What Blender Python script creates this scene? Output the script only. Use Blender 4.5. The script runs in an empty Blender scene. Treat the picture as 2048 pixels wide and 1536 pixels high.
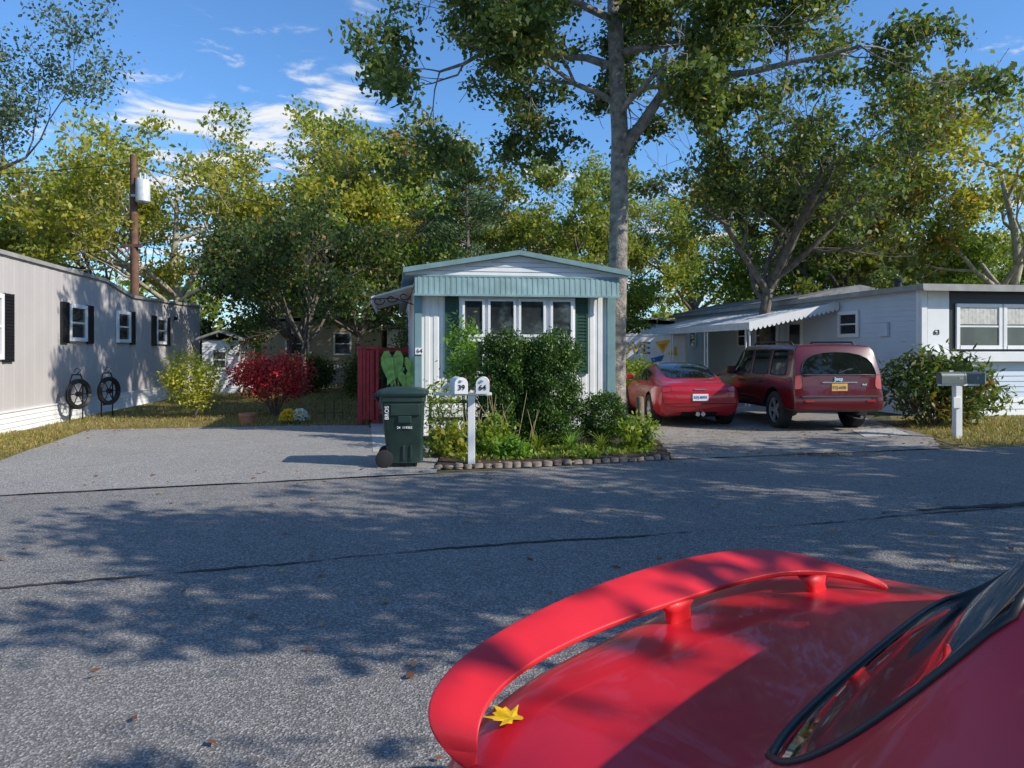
import bpy, math, random, numpy as np, bmesh
from mathutils import Vector, Matrix
R=math.radians
scene=bpy.context.scene
COL=scene.collection
random.seed(7)

# ---------------------------------------------------------------- materials
def newmat(name):
    m=bpy.data.materials.new(name); m.use_nodes=True
    nt=m.node_tree; b=nt.nodes['Principled BSDF']; return m,nt,b
def mat(name,col,rough=.6,metal=0,var=.12,scale=6,bump=0,bscale=60,coat=0,spec=.5,dist=.01):
    m,nt,b=newmat(name); N=nt.nodes; L=nt.links
    tc=N.new('ShaderNodeTexCoord'); no=N.new('ShaderNodeTexNoise'); no.inputs['Scale'].default_value=scale
    no.inputs['Detail'].default_value=6; L.new(tc.outputs['Object'],no.inputs['Vector'])
    mr=N.new('ShaderNodeMapRange'); mr.inputs[1].default_value=.3; mr.inputs[2].default_value=.7
    L.new(no.outputs['Fac'],mr.inputs[0])
    mx=N.new('ShaderNodeMix'); mx.data_type='RGBA'
    mx.inputs[6].default_value=[c*(1-var) for c in col]+[1]; mx.inputs[7].default_value=[min(1,c*(1+var)) for c in col]+[1]
    L.new(mr.outputs[0],mx.inputs[0]); L.new(mx.outputs[2],b.inputs['Base Color'])
    b.inputs['Roughness'].default_value=rough; b.inputs['Metallic'].default_value=metal
    b.inputs['Coat Weight'].default_value=coat; b.inputs['Specular IOR Level'].default_value=spec
    if bump:
        n2=N.new('ShaderNodeTexNoise'); n2.inputs['Scale'].default_value=bscale; n2.inputs['Detail'].default_value=4
        L.new(tc.outputs['Object'],n2.inputs['Vector'])
        bp=N.new('ShaderNodeBump'); bp.inputs['Strength'].default_value=bump; bp.inputs['Distance'].default_value=dist
        L.new(n2.outputs['Fac'],bp.inputs['Height']); L.new(bp.outputs[0],b.inputs['Normal'])
    return m
def leafmat(name,cols,trans=.3,k=1.7):
    m,nt,b=newmat(name); N=nt.nodes; L=nt.links
    at=N.new('ShaderNodeAttribute'); at.attribute_name='shade'
    cr=N.new('ShaderNodeValToRGB'); e=cr.color_ramp.elements
    while len(e)<len(cols): e.new(.5)
    for i,c in enumerate(cols):
        e[i].position=i/(len(cols)-1); e[i].color=[min(.9,q*k) for q in c]+[1]
    L.new(at.outputs['Fac'],cr.inputs[0]); L.new(cr.outputs[0],b.inputs['Base Color'])
    b.inputs['Roughness'].default_value=.45; b.inputs['Specular IOR Level'].default_value=.35
    tr=N.new('ShaderNodeBsdfTranslucent')
    g=N.new('ShaderNodeMix'); g.data_type='RGBA'; g.blend_type='MULTIPLY'; g.inputs[0].default_value=1
    L.new(cr.outputs[0],g.inputs[6]); g.inputs[7].default_value=(1.6,1.6,.7,1)
    L.new(g.outputs[2],tr.inputs[0])
    ms=N.new('ShaderNodeMixShader'); ms.inputs[0].default_value=trans
    L.new(b.outputs[0],ms.inputs[1]); L.new(tr.outputs[0],ms.inputs[2])
    L.new(ms.outputs[0],N['Material Output'].inputs[0]); return m
def groundmat(name,c0,c1,speck=0,cell=70,patch=.35,bump=.5,rough=.9,moss=None):
    m,nt,b=newmat(name); N=nt.nodes; L=nt.links
    tc=N.new('ShaderNodeTexCoord')
    def noise(s,d=6,r=.6):
        n=N.new('ShaderNodeTexNoise'); n.inputs['Scale'].default_value=s; n.inputs['Detail'].default_value=d; n.inputs['Roughness'].default_value=r
        L.new(tc.outputs['Object'],n.inputs['Vector']); return n
    def rng(src,a,bb,lo=0,hi=1):
        r=N.new('ShaderNodeMapRange'); r.inputs[1].default_value=a; r.inputs[2].default_value=bb; r.inputs[3].default_value=lo; r.inputs[4].default_value=hi
        L.new(src,r.inputs[0]); return r.outputs[0]
    def mix(f,a,bb,bl='MIX'):
        x=N.new('ShaderNodeMix'); x.data_type='RGBA'; x.blend_type=bl
        if isinstance(f,float): x.inputs[0].default_value=f
        else: L.new(f,x.inputs[0])
        for i,s in ((6,a),(7,bb)):
            if isinstance(s,tuple): x.inputs[i].default_value=s+(1,)
            else: L.new(s,x.inputs[i])
        return x.outputs[2]
    big=noise(patch,5); col=mix(rng(big.outputs['Fac'],.3,.7),c0,c1)
    mid=noise(4,8,.7); col=mix(rng(mid.outputs['Fac'],.35,.7,0,.5),col,tuple(c*.6 for c in c0))
    if speck:
        v=N.new('ShaderNodeTexVoronoi'); v.inputs['Scale'].default_value=cell; L.new(tc.outputs['Object'],v.inputs['Vector'])
        sp=N.new('ShaderNodeSeparateColor'); L.new(v.outputs['Color'],sp.inputs[0])
        col=mix(rng(sp.outputs[0],.45,1,0,speck),col,tuple(min(1,c*2.6) for c in c1))
        col=mix(rng(sp.outputs[1],.6,1,0,.6*min(1,speck*1.5)),col,tuple(c*.35 for c in c0))
        h=v.outputs['Distance']
    else:
        h=noise(cell,6,.7).outputs['Fac']
        col=mix(rng(h,.4,.7,0,.5),col,tuple(min(1,c*1.7) for c in c1))
    if moss:
        ms=noise(1.3,8,.7); col=mix(rng(ms.outputs['Fac'],.55,.66,0,.8),col,moss)
    L.new(col,b.inputs['Base Color']); b.inputs['Roughness'].default_value=rough; b.inputs['Specular IOR Level'].default_value=.25
    bp=N.new('ShaderNodeBump'); bp.inputs['Strength'].default_value=bump; bp.inputs['Distance'].default_value=.008
    L.new(h,bp.inputs['Height']); L.new(bp.outputs[0],b.inputs['Normal']); return m

M={}
M['road']=groundmat('asphalt_road',(.175,.163,.15),(.245,.23,.212),speck=.55,cell=100,patch=.3,bump=.7)
M['drive']=groundmat('asphalt_driveway',(.25,.237,.215),(.33,.312,.285),speck=.5,cell=95,patch=.5,bump=.7)
M['drive2']=groundmat('worn_driveway',(.21,.19,.17),(.31,.285,.25),speck=.4,cell=70,patch=.6,bump=.7,moss=(.19,.145,.095))
M['conc']=groundmat('concrete',(.38,.36,.325),(.48,.46,.42),cell=90,patch=1.5,bump=.3)
M['dirt']=groundmat('ground_soil',(.06,.065,.03),(.12,.10,.05),cell=25,patch=.3,bump=.8)
M['grass']=groundmat('lawn_turf',(.11,.11,.032),(.24,.18,.07),cell=40,patch=.5,bump=.9,moss=(.22,.14,.065))
M['mulch']=groundmat('bark_mulch',(.03,.022,.017),(.08,.055,.04),cell=45,patch=2,bump=1)
M['seam']=mat('tar_seam',(.04,.04,.038),.9,var=.5,scale=20,bump=.6,bscale=80)
M['seaml']=mat('worn_joint',(.10,.095,.085),.9,var=.5,scale=12,bump=.6,bscale=80)
M['white']=mat('white_paint',(.80,.80,.79),.5,var=.05,scale=3,bump=.05)
M['whitew']=mat('white_weathered',(.78,.77,.73),.6,var=.08,scale=2.5,bump=.1)
M['beige']=mat('beige_siding',(.50,.465,.445),.6,var=.04,scale=1.2)
M['blue']=mat('bluegray_siding',(.56,.63,.71),.55,var=.05,scale=1.5)
M['teal']=mat('teal_paint',(.17,.28,.29),.5,var=.12,scale=5,bump=.05)
M['teall']=mat('teal_awning',(.23,.35,.35),.55,var=.2,scale=3)
M['dgreen']=mat('green_shutter_paint',(.015,.065,.04),.5,var=.15)
M['black']=mat('black_paint',(.012,.012,.014),.5,var=.2)
M['blackp']=mat('black_plastic',(.02,.02,.021),.45,var=.2)
M['under']=mat('underbody',(.008,.008,.008),.9)
M['glass']=mat('window_glass',(.03,.035,.04),.04,var=.5,scale=2,spec=.9)
M['cglass']=mat('car_glass',(.008,.011,.010),.03,var=.4,scale=2,spec=.45,coat=.15)
M['curtain']=mat('curtain',(.6,.58,.53),.8,var=.2,scale=10)
M['roofg']=mat('gray_roofing',(.22,.22,.22),.85,var=.25,scale=4,bump=.3)
M['fascia']=mat('weathered_fascia',(.32,.31,.29),.7,var=.2,scale=3)
M['redwood']=mat('red_stained_wood',(.38,.025,.03),.6,var=.25,scale=8,bump=.15)
M['wood']=mat('weathered_wood',(.20,.15,.10),.85,var=.35,scale=9,bump=.4)
M['pole']=mat('utility_pole_wood',(.16,.08,.05),.85,var=.3,scale=5,bump=.4)
M['bark']=mat('oak_bark',(.25,.225,.19),.95,var=.5,scale=7,bump=1,bscale=22,dist=.04)
M['barkd']=mat('dark_bark',(.13,.11,.085),.95,var=.4,scale=6,bump=.8,bscale=20,dist=.03)
M['barkl']=mat('pale_bark',(.36,.32,.24),.9,var=.4,scale=4,bump=.5,bscale=15)
M['red']=mat('red_car_paint',(.62,.012,.028),.36,var=.12,scale=6,coat=.35,bump=.02,bscale=300)
M['redwing']=mat('red_spoiler_paint',(.78,.02,.032),.47,var=.06,scale=12,coat=.1,bump=.03,bscale=250)
M['maroon']=mat('maroon_car_paint',(.095,.004,.008),.26,metal=0,var=.05,coat=.7,spec=.4)
M['coupe']=mat('crimson_car_paint',(.40,.008,.018),.3,metal=.05,var=.08,coat=.7)
M['lamp']=mat('tail_lamp',(.45,.012,.01),.15,coat=1)
M['hlamp']=mat('clear_lamp',(.6,.6,.6),.1,coat=1)
M['chrome']=mat('chrome',(.7,.7,.7),.15,metal=1,var=.05)
M['alloy']=mat('alloy_rim',(.5,.5,.51),.35,metal=.7,var=.1)
M['tyre']=mat('tyre_rubber',(.018,.018,.018),.85,var=.2,bump=.3,bscale=90)
M['bin']=mat('dark_green_plastic',(.018,.04,.031),.42,var=.25,scale=5,bump=.05)
M['terra']=mat('terracotta',(.42,.17,.09),.8,var=.15)
M['stone']=mat('edging_concrete',(.22,.18,.15),.9,var=.45,scale=12,bump=.7)
M['gmetal']=mat('graygreen_metal',(.14,.165,.155),.45,metal=.2,var=.15)
M['galv']=mat('galvanised_metal',(.60,.62,.63),.45,metal=.1,var=.12)
M['grayp']=mat('gray_paint',(.5,.5,.48),.5)
M['yplate']=mat('yellow_plate',(.8,.42,.02),.5)
M['bluep']=mat('blue_paint',(.02,.12,.5),.5)
M['yelp']=mat('yellow_paint',(.85,.55,.05),.5)
M['orgp']=mat('orange_paint',(.8,.22,.03),.5)
M['tan']=mat('tan_siding',(.48,.39,.26),.7,var=.1,scale=2)
M['hose']=mat('black_hose',(.015,.016,.016),.4)
M['bigleaf']=mat('elephant_ear_leaf',(.26,.48,.12),.5,var=.3,scale=10)
M['yleaf']=mat('yellow_maple_leaf',(.8,.52,.01),.55,var=.35,scale=40)
L_oak=leafmat('oak_leaves',[(.024,.042,.013),(.052,.08,.022),(.092,.12,.028),(.20,.14,.03)],.4)
L_gold=leafmat('golden_leaves',[(.08,.10,.018),(.16,.175,.03),(.26,.245,.036),(.38,.26,.045)],.45)
L_olive=leafmat('olive_leaves',[(.055,.085,.018),(.11,.145,.026),(.19,.20,.032),(.31,.21,.038)],.45)
L_maple=leafmat('maple_leaves',[(.016,.03,.011),(.034,.06,.015),(.065,.095,.02),(.17,.06,.024)],.35)
L_green=leafmat('fresh_leaves',[(.035,.06,.012),(.08,.125,.018),(.14,.19,.025),(.24,.24,.03)],.4)
L_pine=leafmat('pine_needles',[(.015,.033,.014),(.03,.06,.022),(.06,.10,.03)],.15)
L_gray=leafmat('graygreen_leaves',[(.035,.055,.035),(.07,.10,.06),(.13,.15,.085)],.3)
L_rust=leafmat('rusty_leaves',[(.04,.06,.015),(.08,.10,.022),(.15,.13,.022),(.34,.11,.03)],.4)
L_arb=leafmat('arborvitae_leaves',[(.008,.022,.004),(.022,.05,.008),(.042,.085,.011),(.07,.12,.016)],.15)
L_crim=leafmat('burning_bush_leaves',[(.13,.010,.012),(.26,.014,.022),(.38,.035,.035),(.22,.08,.03)],.25)
L_yel=leafmat('yellowgreen_leaves',[(.12,.15,.02),(.25,.27,.035),(.42,.38,.05)],.35,1.4)
L_lime=leafmat('lime_leaves',[(.04,.09,.012),(.10,.18,.024),(.18,.28,.045)],.3)
L_grass=leafmat('grass_blades',[(.05,.07,.015),(.11,.13,.025),(.24,.18,.06),(.3,.2,.08)],.3)
L_lit=leafmat('fallen_leaves',[(.08,.035,.02),(.15,.06,.03),(.2,.10,.04),(.28,.2,.05)],.1)
L_mum=leafmat('chrysanthemum_flowers',[(.75,.42,.02),(.8,.6,.05),(.75,.7,.6),(.8,.75,.7)],.2,1)

# ---------------------------------------------------------------- helpers
def tag(o,label=None,cat=None,group=None,kind=None):
    if label: o['label']=label
    if cat: o['category']=cat
    if group: o['group']=group
    if kind: o['kind']=kind
    return o
def empty(name,loc=(0,0,0),rot=0,label=None,cat=None,group=None):
    o=bpy.data.objects.new(name,None); COL.objects.link(o); o.location=loc; o.rotation_euler=(0,0,rot)
    o.empty_display_size=.2
    return tag(o,label,cat,group)
def mobj(name,me,m,parent=None,smooth=False,angle=None):
    o=bpy.data.objects.new(name,me); COL.objects.link(o)
    if m is not None and len(me.materials)==0: me.materials.append(m)
    if parent: o.parent=parent
    if smooth:
        me.polygons.foreach_set('use_smooth',[True]*len(me.polygons))
        if angle: me.set_sharp_from_angle(angle=R(angle))
    return o
class MB:
    def __init__(s): s.v=[]; s.f=[]
    def add(s,vs,fs):
        n=len(s.v); s.v+= [tuple(p) for p in vs]; s.f+=[tuple(i+n for i in f) for f in fs]
    def box(s,x0,x1,y0,y1,z0,z1):
        s.add([(x0,y0,z0),(x1,y0,z0),(x1,y1,z0),(x0,y1,z0),(x0,y0,z1),(x1,y0,z1),(x1,y1,z1),(x0,y1,z1)],
              [(0,3,2,1),(4,5,6,7),(0,1,5,4),(1,2,6,5),(2,3,7,6),(3,0,4,7)])
    def obox(s,F,s0,s1,n0,n1,z0,z1):
        P,U,N=F
        def p(a,n,z): return (P[0]+U[0]*a+N[0]*n,P[1]+U[1]*a+N[1]*n,z)
        s.add([p(s0,n0,z0),p(s1,n0,z0),p(s1,n1,z0),p(s0,n1,z0),p(s0,n0,z1),p(s1,n0,z1),p(s1,n1,z1),p(s0,n1,z1)],
              [(0,3,2,1),(4,5,6,7),(0,1,5,4),(1,2,6,5),(2,3,7,6),(3,0,4,7)])
    def tube(s,pts,rad,n=8,cap=True):
        pts=[Vector(p) for p in pts]; k=len(pts); vs=[]; fs=[]
        if not hasattr(rad,'__len__'): rad=[rad]*k
        for i,p in enumerate(pts):
            t=(pts[min(i+1,k-1)]-pts[max(i-1,0)]).normalized()
            ref=Vector((0,0,1)) if abs(t.z)<.85 else Vector((1,0,0))
            if i==0: a=t.cross(ref).normalized()
            else:
                a=(pa-t*pa.dot(t)); a=a.normalized() if a.length>1e-6 else t.cross(ref).normalized()
            pa=a; b=t.cross(a)
            for j in range(n):
                an=2*math.pi*j/n; vs.append(p+(a*math.cos(an)+b*math.sin(an))*rad[i])
        for i in range(k-1):
            for j in range(n):
                q=(j+1)%n; fs.append((i*n+j,i*n+q,(i+1)*n+q,(i+1)*n+j))
        if cap: fs.append(tuple(range(n))[::-1]); fs.append(tuple((k-1)*n+j for j in range(n)))
        s.add(vs,fs)
    def rings(s,rs,cap0=True,cap1=True):
        n=len(rs[0]); vs=[p for r in rs for p in r]; fs=[]
        for i in range(len(rs)-1):
            for j in range(n):
                q=(j+1)%n; fs.append((i*n+j,i*n+q,(i+1)*n+q,(i+1)*n+j))
        if cap0: fs.append(tuple(range(n))[::-1])
        if cap1: fs.append(tuple((len(rs)-1)*n+j for j in range(n)))
        s.add(vs,fs)
    def lathe(s,prof,n=24,axis='z',c=(0,0,0),cap=True):
        rs=[]
        for h,r in prof:
            ring=[]
            for j in range(n):
                a=2*math.pi*j/n
                if axis=='z': ring.append((c[0]+r*math.cos(a),c[1]+r*math.sin(a),c[2]+h))
                elif axis=='x': ring.append((c[0]+h,c[1]+r*math.cos(a),c[2]+r*math.sin(a)))
                else: ring.append((c[0]+r*math.sin(a),c[1]+h,c[2]+r*math.cos(a)))
            rs.append(ring)
        s.rings(rs,cap,cap)
    def ribs(s,F,length,z0,z1,pitch=.12,d=.015,duty=.4,s0=0,base=0):
        P,U,N=F; pts=[]; a=s0
        while a<length:
            for fa,n in ((0,0),(.06,d),(duty,d),(duty+.06,0)):
                q=a+fa*pitch
                if q<length: pts.append((q,n))
            a+=pitch
        pts.append((length,0)); vs=[]; fs=[]
        for q,n in pts:
            n+=base; x=P[0]+U[0]*q+N[0]*n; y=P[1]+U[1]*q+N[1]*n
            vs+= [(x,y,z0(q) if callable(z0) else z0),(x,y,z1(q) if callable(z1) else z1)]
        for i in range(len(pts)-1): fs.append((2*i,2*i+2,2*i+3,2*i+1))
        s.add(vs,fs)
    def laps(s,F,s0,s1,z0,z1,h=.13,d=.018):
        P,U,N=F; z=z0
        def p(a,n,zz): return (P[0]+U[0]*a+N[0]*n,P[1]+U[1]*a+N[1]*n,zz)
        while z<z1-.001:
            t=min(z+h,z1)
            s.add([p(s0,d,z),p(s1,d,z),p(s1,.003,t),p(s0,.003,t),p(s0,.003,z),p(s1,.003,z)],[(0,1,2,3),(4,5,1,0)]); z=t
    def build(s,name,m,parent=None,smooth=False,angle=None,bevel=0,fix=True,loc=None,rot=None):
        me=bpy.data.meshes.new(name); me.from_pydata(s.v,[],s.f); me.update()
        if fix:
            bm=bmesh.new(); bm.from_mesh(me); bmesh.ops.recalc_face_normals(bm,faces=bm.faces); bm.to_mesh(me); bm.free()
        o=mobj(name,me,m,parent,smooth,angle)
        if loc is not None: o.location=loc
        if rot is not None: o.rotation_euler=rot
        if bevel:
            b=o.modifiers.new('bevel','BEVEL'); b.width=bevel; b.segments=2; b.limit_method='ANGLE'
        return o
def text(s,size,m,parent,loc,rot,name='lettering',ext=.002,sx=1):
    c=bpy.data.curves.new(name,'FONT'); c.body=s; c.size=size; c.extrude=ext; c.align_x='CENTER'; c.align_y='CENTER'; c.offset=size*.012
    o=bpy.data.objects.new('tmp',c); COL.objects.link(o)
    dg=bpy.context.evaluated_depsgraph_get(); me=bpy.data.meshes.new_from_object(o.evaluated_get(dg))
    bpy.data.objects.remove(o); me.materials.clear(); me.name=name
    q=mobj(name,me,m,parent); q.location=loc; q.rotation_euler=rot; q.scale=(sx,1,1); return q
def leaves(name,C,size,m,parent,rng,aspect=.6,shade=None,A=None,droop=0):
    C=np.asarray(C,float); N=len(C)
    a=rng.normal(size=(N,3)) if A is None else np.asarray(A,float)+rng.normal(size=(N,3))*.25
    a[:,2]-=droop
    a/=np.linalg.norm(a,axis=1)[:,None]; b=np.cross(a,rng.normal(size=(N,3))); b/=np.linalg.norm(b,axis=1)[:,None]
    s=(size*rng.uniform(.6,1.35,N))[:,None]
    V=np.stack([C-a*s*.5,C+b*s*aspect*.5+a*s*.08,C+a*s*.5,C-b*s*aspect*.5+a*s*.08],1).reshape(-1,3)
    me=bpy.data.meshes.new(name); me.vertices.add(4*N); me.vertices.foreach_set('co',V.ravel().astype(np.float32))
    me.loops.add(4*N); me.loops.foreach_set('vertex_index',np.arange(4*N,dtype=np.int32))
    me.polygons.add(N); me.polygons.foreach_set('loop_start',np.arange(0,4*N,4,dtype=np.int32))
    me.update(calc_edges=True)
    if shade is None: shade=rng.uniform(0,1,N)
    at=me.attributes.new('shade','FLOAT','FACE'); at.data.foreach_set('value',np.clip(shade,0,1).astype(np.float32))
    return mobj(name,me,m,parent)

# ---------------------------------------------------------------- trees
def grow(P,D,Ln,r,lv,mx,rnd,out,tips,up=.08,wig=.2):
    n=4; pl=[P.copy()]; rr=[r]; d=D.normalized(); p=P.copy()
    for k in range(n):
        d=(d+Vector((rnd.gauss(0,wig),rnd.gauss(0,wig),rnd.gauss(0,wig*.7)+up))).normalized()
        p=p+d*(Ln/n); pl.append(p.copy()); rr.append(r*(1-.62*(k+1)/n))
        if lv<mx and k>=1:
            for c in range(2 if k==3 else (1 if rnd.random()<.85 else 2)):
                q=Vector((rnd.gauss(0,1),rnd.gauss(0,1),rnd.gauss(0,.6))); q=(q-d*q.dot(d)).normalized()
                an=R(rnd.uniform(28,62)); cd=d*math.cos(an)+q*math.sin(an)
                grow(p,cd,Ln*rnd.uniform(.5,.7),rr[-1]*.7,lv+1,mx,rnd,out,tips,up,wig)
    out.append((pl,rr,lv))
    if lv>=mx: tips+= [(x,lv) for x in pl[1:]]
    elif lv==mx-1: tips+= [(x,lv) for x in pl[3:]]
def tree_data(seed,H,r,fork,limbs,mx,nleaf,leaf,sig,lm,bm_,droop=.1,trunk=None,zmin=0,scale=True,up=.08,keep=1.0):
    rnd=random.Random(seed); rng=np.random.default_rng(seed); out=[]; tips=[]
    tk=trunk or [(0,0,0),(.05*fork,0,fork*.35),(.02*fork,.03*fork,fork*.7),(.05*fork,0,fork)]
    if isinstance(limbs,int):
        ls=[((tk[-1][0],tk[-1][1],fork),(rnd.gauss(0,.15),rnd.gauss(0,.15),1),(H-fork)*.55,.75)]
        for k in range(limbs):
            az=2*math.pi*k/limbs+rnd.uniform(-.4,.4); inc=R(rnd.uniform(38,68))
            ls.append(((tk[-1][0],tk[-1][1],fork*rnd.uniform(.82,1.05)),(math.sin(inc)*math.cos(az),math.sin(inc)*math.sin(az),math.cos(inc)),(H-fork)*rnd.uniform(.42,.55),.5))
    else: ls=limbs
    for P,D,Ln,rf in ls: grow(Vector(P),Vector(D),Ln,r*rf,0,mx,rnd,out,tips,up)
    zs=max(t[0].z for t in tips); s=(H-sig)/zs if scale else 1
    mb=MB(); k=len(tk)
    rad=[r*(1.35 if i==0 else 1.05-.4*i/(k-1)) for i in range(k)]
    mb.tube([Vector(p)*s for p in tk],rad,12)
    for pl,rr,lv in out:
        mb.tube([p*s for p in pl],[max(x,.008) for x in rr],[8,6,4,3][min(lv,3)],cap=False)
    tm=bpy.data.meshes.new('trunk'); tm.from_pydata(mb.v,[],mb.f); tm.update(); tm.materials.append(bm_)
    tm.polygons.foreach_set('use_smooth',[True]*len(tm.polygons))
    T=np.array([tuple(t[0]*s) for t in tips]); T=T[T[:,2]>zmin]
    if keep<1:
        ph=np.sin(T[:,0]*1.7+seed)+np.sin(T[:,1]*1.5+2*seed)+np.sin(T[:,2]*2.1+3*seed)
        T=T[ph>np.quantile(ph,1-keep)]
    idx=rng.integers(0,len(T),nleaf); cs=rng.uniform(0,1,len(T))
    C=T[idx]+rng.normal(size=(nleaf,3))*sig*np.array([1,1,.7])
    sh=.55*cs[idx]+.45*rng.uniform(0,1,nleaf); sh=sh**1.2
    o=leaves('crown',C,leaf,lm,None,rng,shade=sh,droop=droop)
    cm=o.data; bpy.data.objects.remove(o)
    return tm,cm
def put_tree(name,data,loc,rot,label,sc=1,group=None,cat='tree'):
    e=empty(name,loc,rot,label,cat,group); e.scale=(sc,sc,sc) if not hasattr(sc,'__len__') else sc
    for n,me in zip(('trunk','crown'),data):
        o=bpy.data.objects.new(n,me); COL.objects.link(o); o.parent=e
    return e

# hero oak
limbs=[((.1,0,5.9),(.85,-.1,.6),2.9,.62),((.05,0,6.9),(-.8,-.2,.35),2.1,.35),((.05,0,6.6),(.3,-.9,.3),2.0,.33),((0,0,7.2),(.1,.9,.35),2.2,.35),
  ((0,0,7.7),(-.9,.1,.25),2.7,.42),((0,0,8),(.9,.2,.3),2.8,.42),((0,0,8.7),(-.8,-.4,.2),2.8,.4),((0,0,8.9),(.8,-.4,.25),2.9,.4),
  ((-.05,0,9.6),(.1,0,1),2.0,.55),((-.05,0,9.4),(-.6,.5,.4),2.5,.4),((0,0,9.5),(.6,.5,.4),2.5,.4),((2.1,-.3,7.4),(.95,.0,.05),2.8,.36),((-1.9,.1,8.3),(-.9,-.3,-.15),2.2,.3),((0,0,9.3),(-.2,-.9,.3),2.4,.4)]
oak=tree_data(11,13.2,.235,6,limbs,3,58000,.14,.16,L_oak,M['bark'],trunk=[(0,0,0),(-.02,0,.5),(.0,.02,2),(.05,0,4),(.08,0,6.2),(.0,0,8),(-.05,0,9.8)],zmin=5.2,scale=False,up=.0,keep=.74)
put_tree('oak_tree',oak,(2.25,16.2,0),0,'tall spreading oak with gray trunk beside the mobile home')
oak2=tree_data(23,11,.24,3.8,6,3,17000,.18,.2,L_oak,M['barkd'],zmin=3.6,keep=.55)
put_tree('oak_tree',oak2,(7.9,23.5,0),.4,'dark green oak with leaning forked trunk behind the parked cars',.97)
rust=tree_data(31,12,.22,4,6,3,17000,.21,.26,L_rust,M['barkd'],zmin=3,keep=.58)
put_tree('oak_tree',rust,(12.6,28.5,0),1.4,'tall oak with rust tinged leaves behind the blue gray home',1.0)
gold=tree_data(41,13,.26,3.6,6,3,18000,.22,.28,L_gold,M['barkl'],zmin=3,keep=.6)
gold2=tree_data(43,13,.24,4.2,5,3,18000,.22,.28,L_olive,M['barkd'],zmin=3,keep=.6)
gold3=tree_data(47,13,.22,3.5,6,3,18000,.23,.32,L_gold,M['barkd'],zmin=2.5,keep=.6)
green=tree_data(53,9,.15,2.2,6,2,12000,.2,.36,L_green,M['barkd'],zmin=1.2,keep=.75)
maple=tree_data(59,7,.13,1.8,7,3,15000,.16,.22,L_maple,M['barkd'],zmin=1.5,keep=.75)
G='woodland trees behind the homes'
for d,x,y,h,s0,r,lb in [(gold,-17.6,39,14.8,13,0,'golden green tree with pale branching trunk behind the gray home'),
    (gold3,-24,43,13.2,13,1,'golden autumn tree in the woods'),(gold2,-29,41,11.5,13,2,'olive green autumn tree in the woods'),
    (gold2,-12.6,45,11,13,.6,'olive green autumn tree in the woods'),
    (gold3,-10.4,39,13.6,13,4,'golden autumn tree in the woods'),(gold2,-8.0,44,16.3,13,5,'tall olive green tree in the woods'),
    (rust,-3.6,44,14.8,12,.3,'rust tinged tree in the woods'),
    (gold2,2.9,37,11.6,13,1.2,'olive green tree behind the oak'),
    (gold2,11.5,46,13,13,3,'olive green autumn tree in the woods'),(gold,18.6,28,12.2,13,.9,'golden green tree behind the blue gray home'),
    (gold3,29,45,11.5,13,5,'golden autumn tree in the woods'),
    (gold,6.5,50,12,13,4.5,'golden autumn tree in the woods'),(gold2,20,48,10.5,13,5.6,'olive green autumn tree in the woods'),
    (green,15.5,31,8.4,9,0,'bright green young tree behind the home'),(green,11.8,33,8.0,9,1.5,'bright green young tree behind the home'),
    (green,-6.3,31,8.2,9,2.5,'light green tree behind the parking pad'),(green,21,33,6.8,9,3.7,'bright green young tree behind the home'),
    (green,3.8,33,6.0,9,.7,'light green young tree behind the white trailer'),(green,-12,41,7,9,4.9,'light green tree behind the gray home'),
    (maple,-7.3,26.0,7.0,7,0,'dense dark green maple beside the lawn'),(maple,-9.6,32.5,7.6,7,2,'dark green maple with reddish top leaves'),
    (maple,-1.2,27,5.2,7,3,'dark green tree behind the home'),
    (gold3,-34,46,12,13,1.7,'golden autumn tree in the woods')]:
    put_tree('maple_tree' if d is maple else 'woodland_tree',d,(x,y,0),r,lb,h/s0,G)
gray=tree_data(61,14,.22,6,5,3,26000,.14,.28,L_gray,M['barkd'],zmin=4.3,keep=.85)
put_tree('pine_tree',gray,(-19.0,23,0),0,'gray green conifer with drooping boughs behind the gray home',1.0)
def pine(loc,H,seed,label):
    rnd=random.Random(seed); rng=np.random.default_rng(seed); mb=MB(); mb.tube([(0,0,0),(.1,0,H*.5),(0,.1,H)],[.16,.1,.02],8); C=[];A=[]
    for i in range(46):
        z=H*(.3+.68*i/46); az=rnd.uniform(0,6.28); ln=(1-(z/H))**.6*3.4*rnd.uniform(.6,1)+.3
        d=Vector((math.cos(az),math.sin(az),.12)); pts=[Vector((0,0,z))+d*ln*t+Vector((0,0,.25*t*t*ln*.4)) for t in (0,.35,.7,1)]
        mb.tube(pts,[.035,.025,.015,.006],4,cap=False)
        for k in range(260):
            t=rnd.uniform(.25,1.05); b=pts[0]+d*ln*t+Vector((rnd.gauss(0,.22),rnd.gauss(0,.22),rnd.gauss(.05,.1))); C.append(tuple(b)); A.append((d.x,d.y,.6))
    e=empty('pine_tree',loc,0,label,'tree'); mb.build('trunk',M['barkd'],e,True); leaves('crown',C,.2,L_pine,e,rng,aspect=.22,A=A)
pine((-1.9,31,0),9.2,3,'dark pine with tiered boughs behind the small home')
pine((-3.8,34,0),8.2,5,'dark pine standing behind the small home')
sh=tree_data(71,12,.25,4.5,6,2,12000,.3,.42,L_oak,M['bark'],zmin=4)
for x,y,s,r in [(3.4,-2.9,.62,0),(6.6,2.2,.60,1),(10.6,3.8,.68,2),(15,6.0,.72,3),(5.3,-4.6,.62,4)]:
    put_tree('street_tree',sh,(x,y,0),r,'leafy oak across the street shading the road',s,'oaks across the street')
rng=np.random.default_rng(5)
n=22000; x=rng.uniform(-75,75,n); top=6+1.8*np.sin(x*.35)+1.4*np.sin(x*.9+1)+1.0*np.sin(x*2.1)
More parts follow.
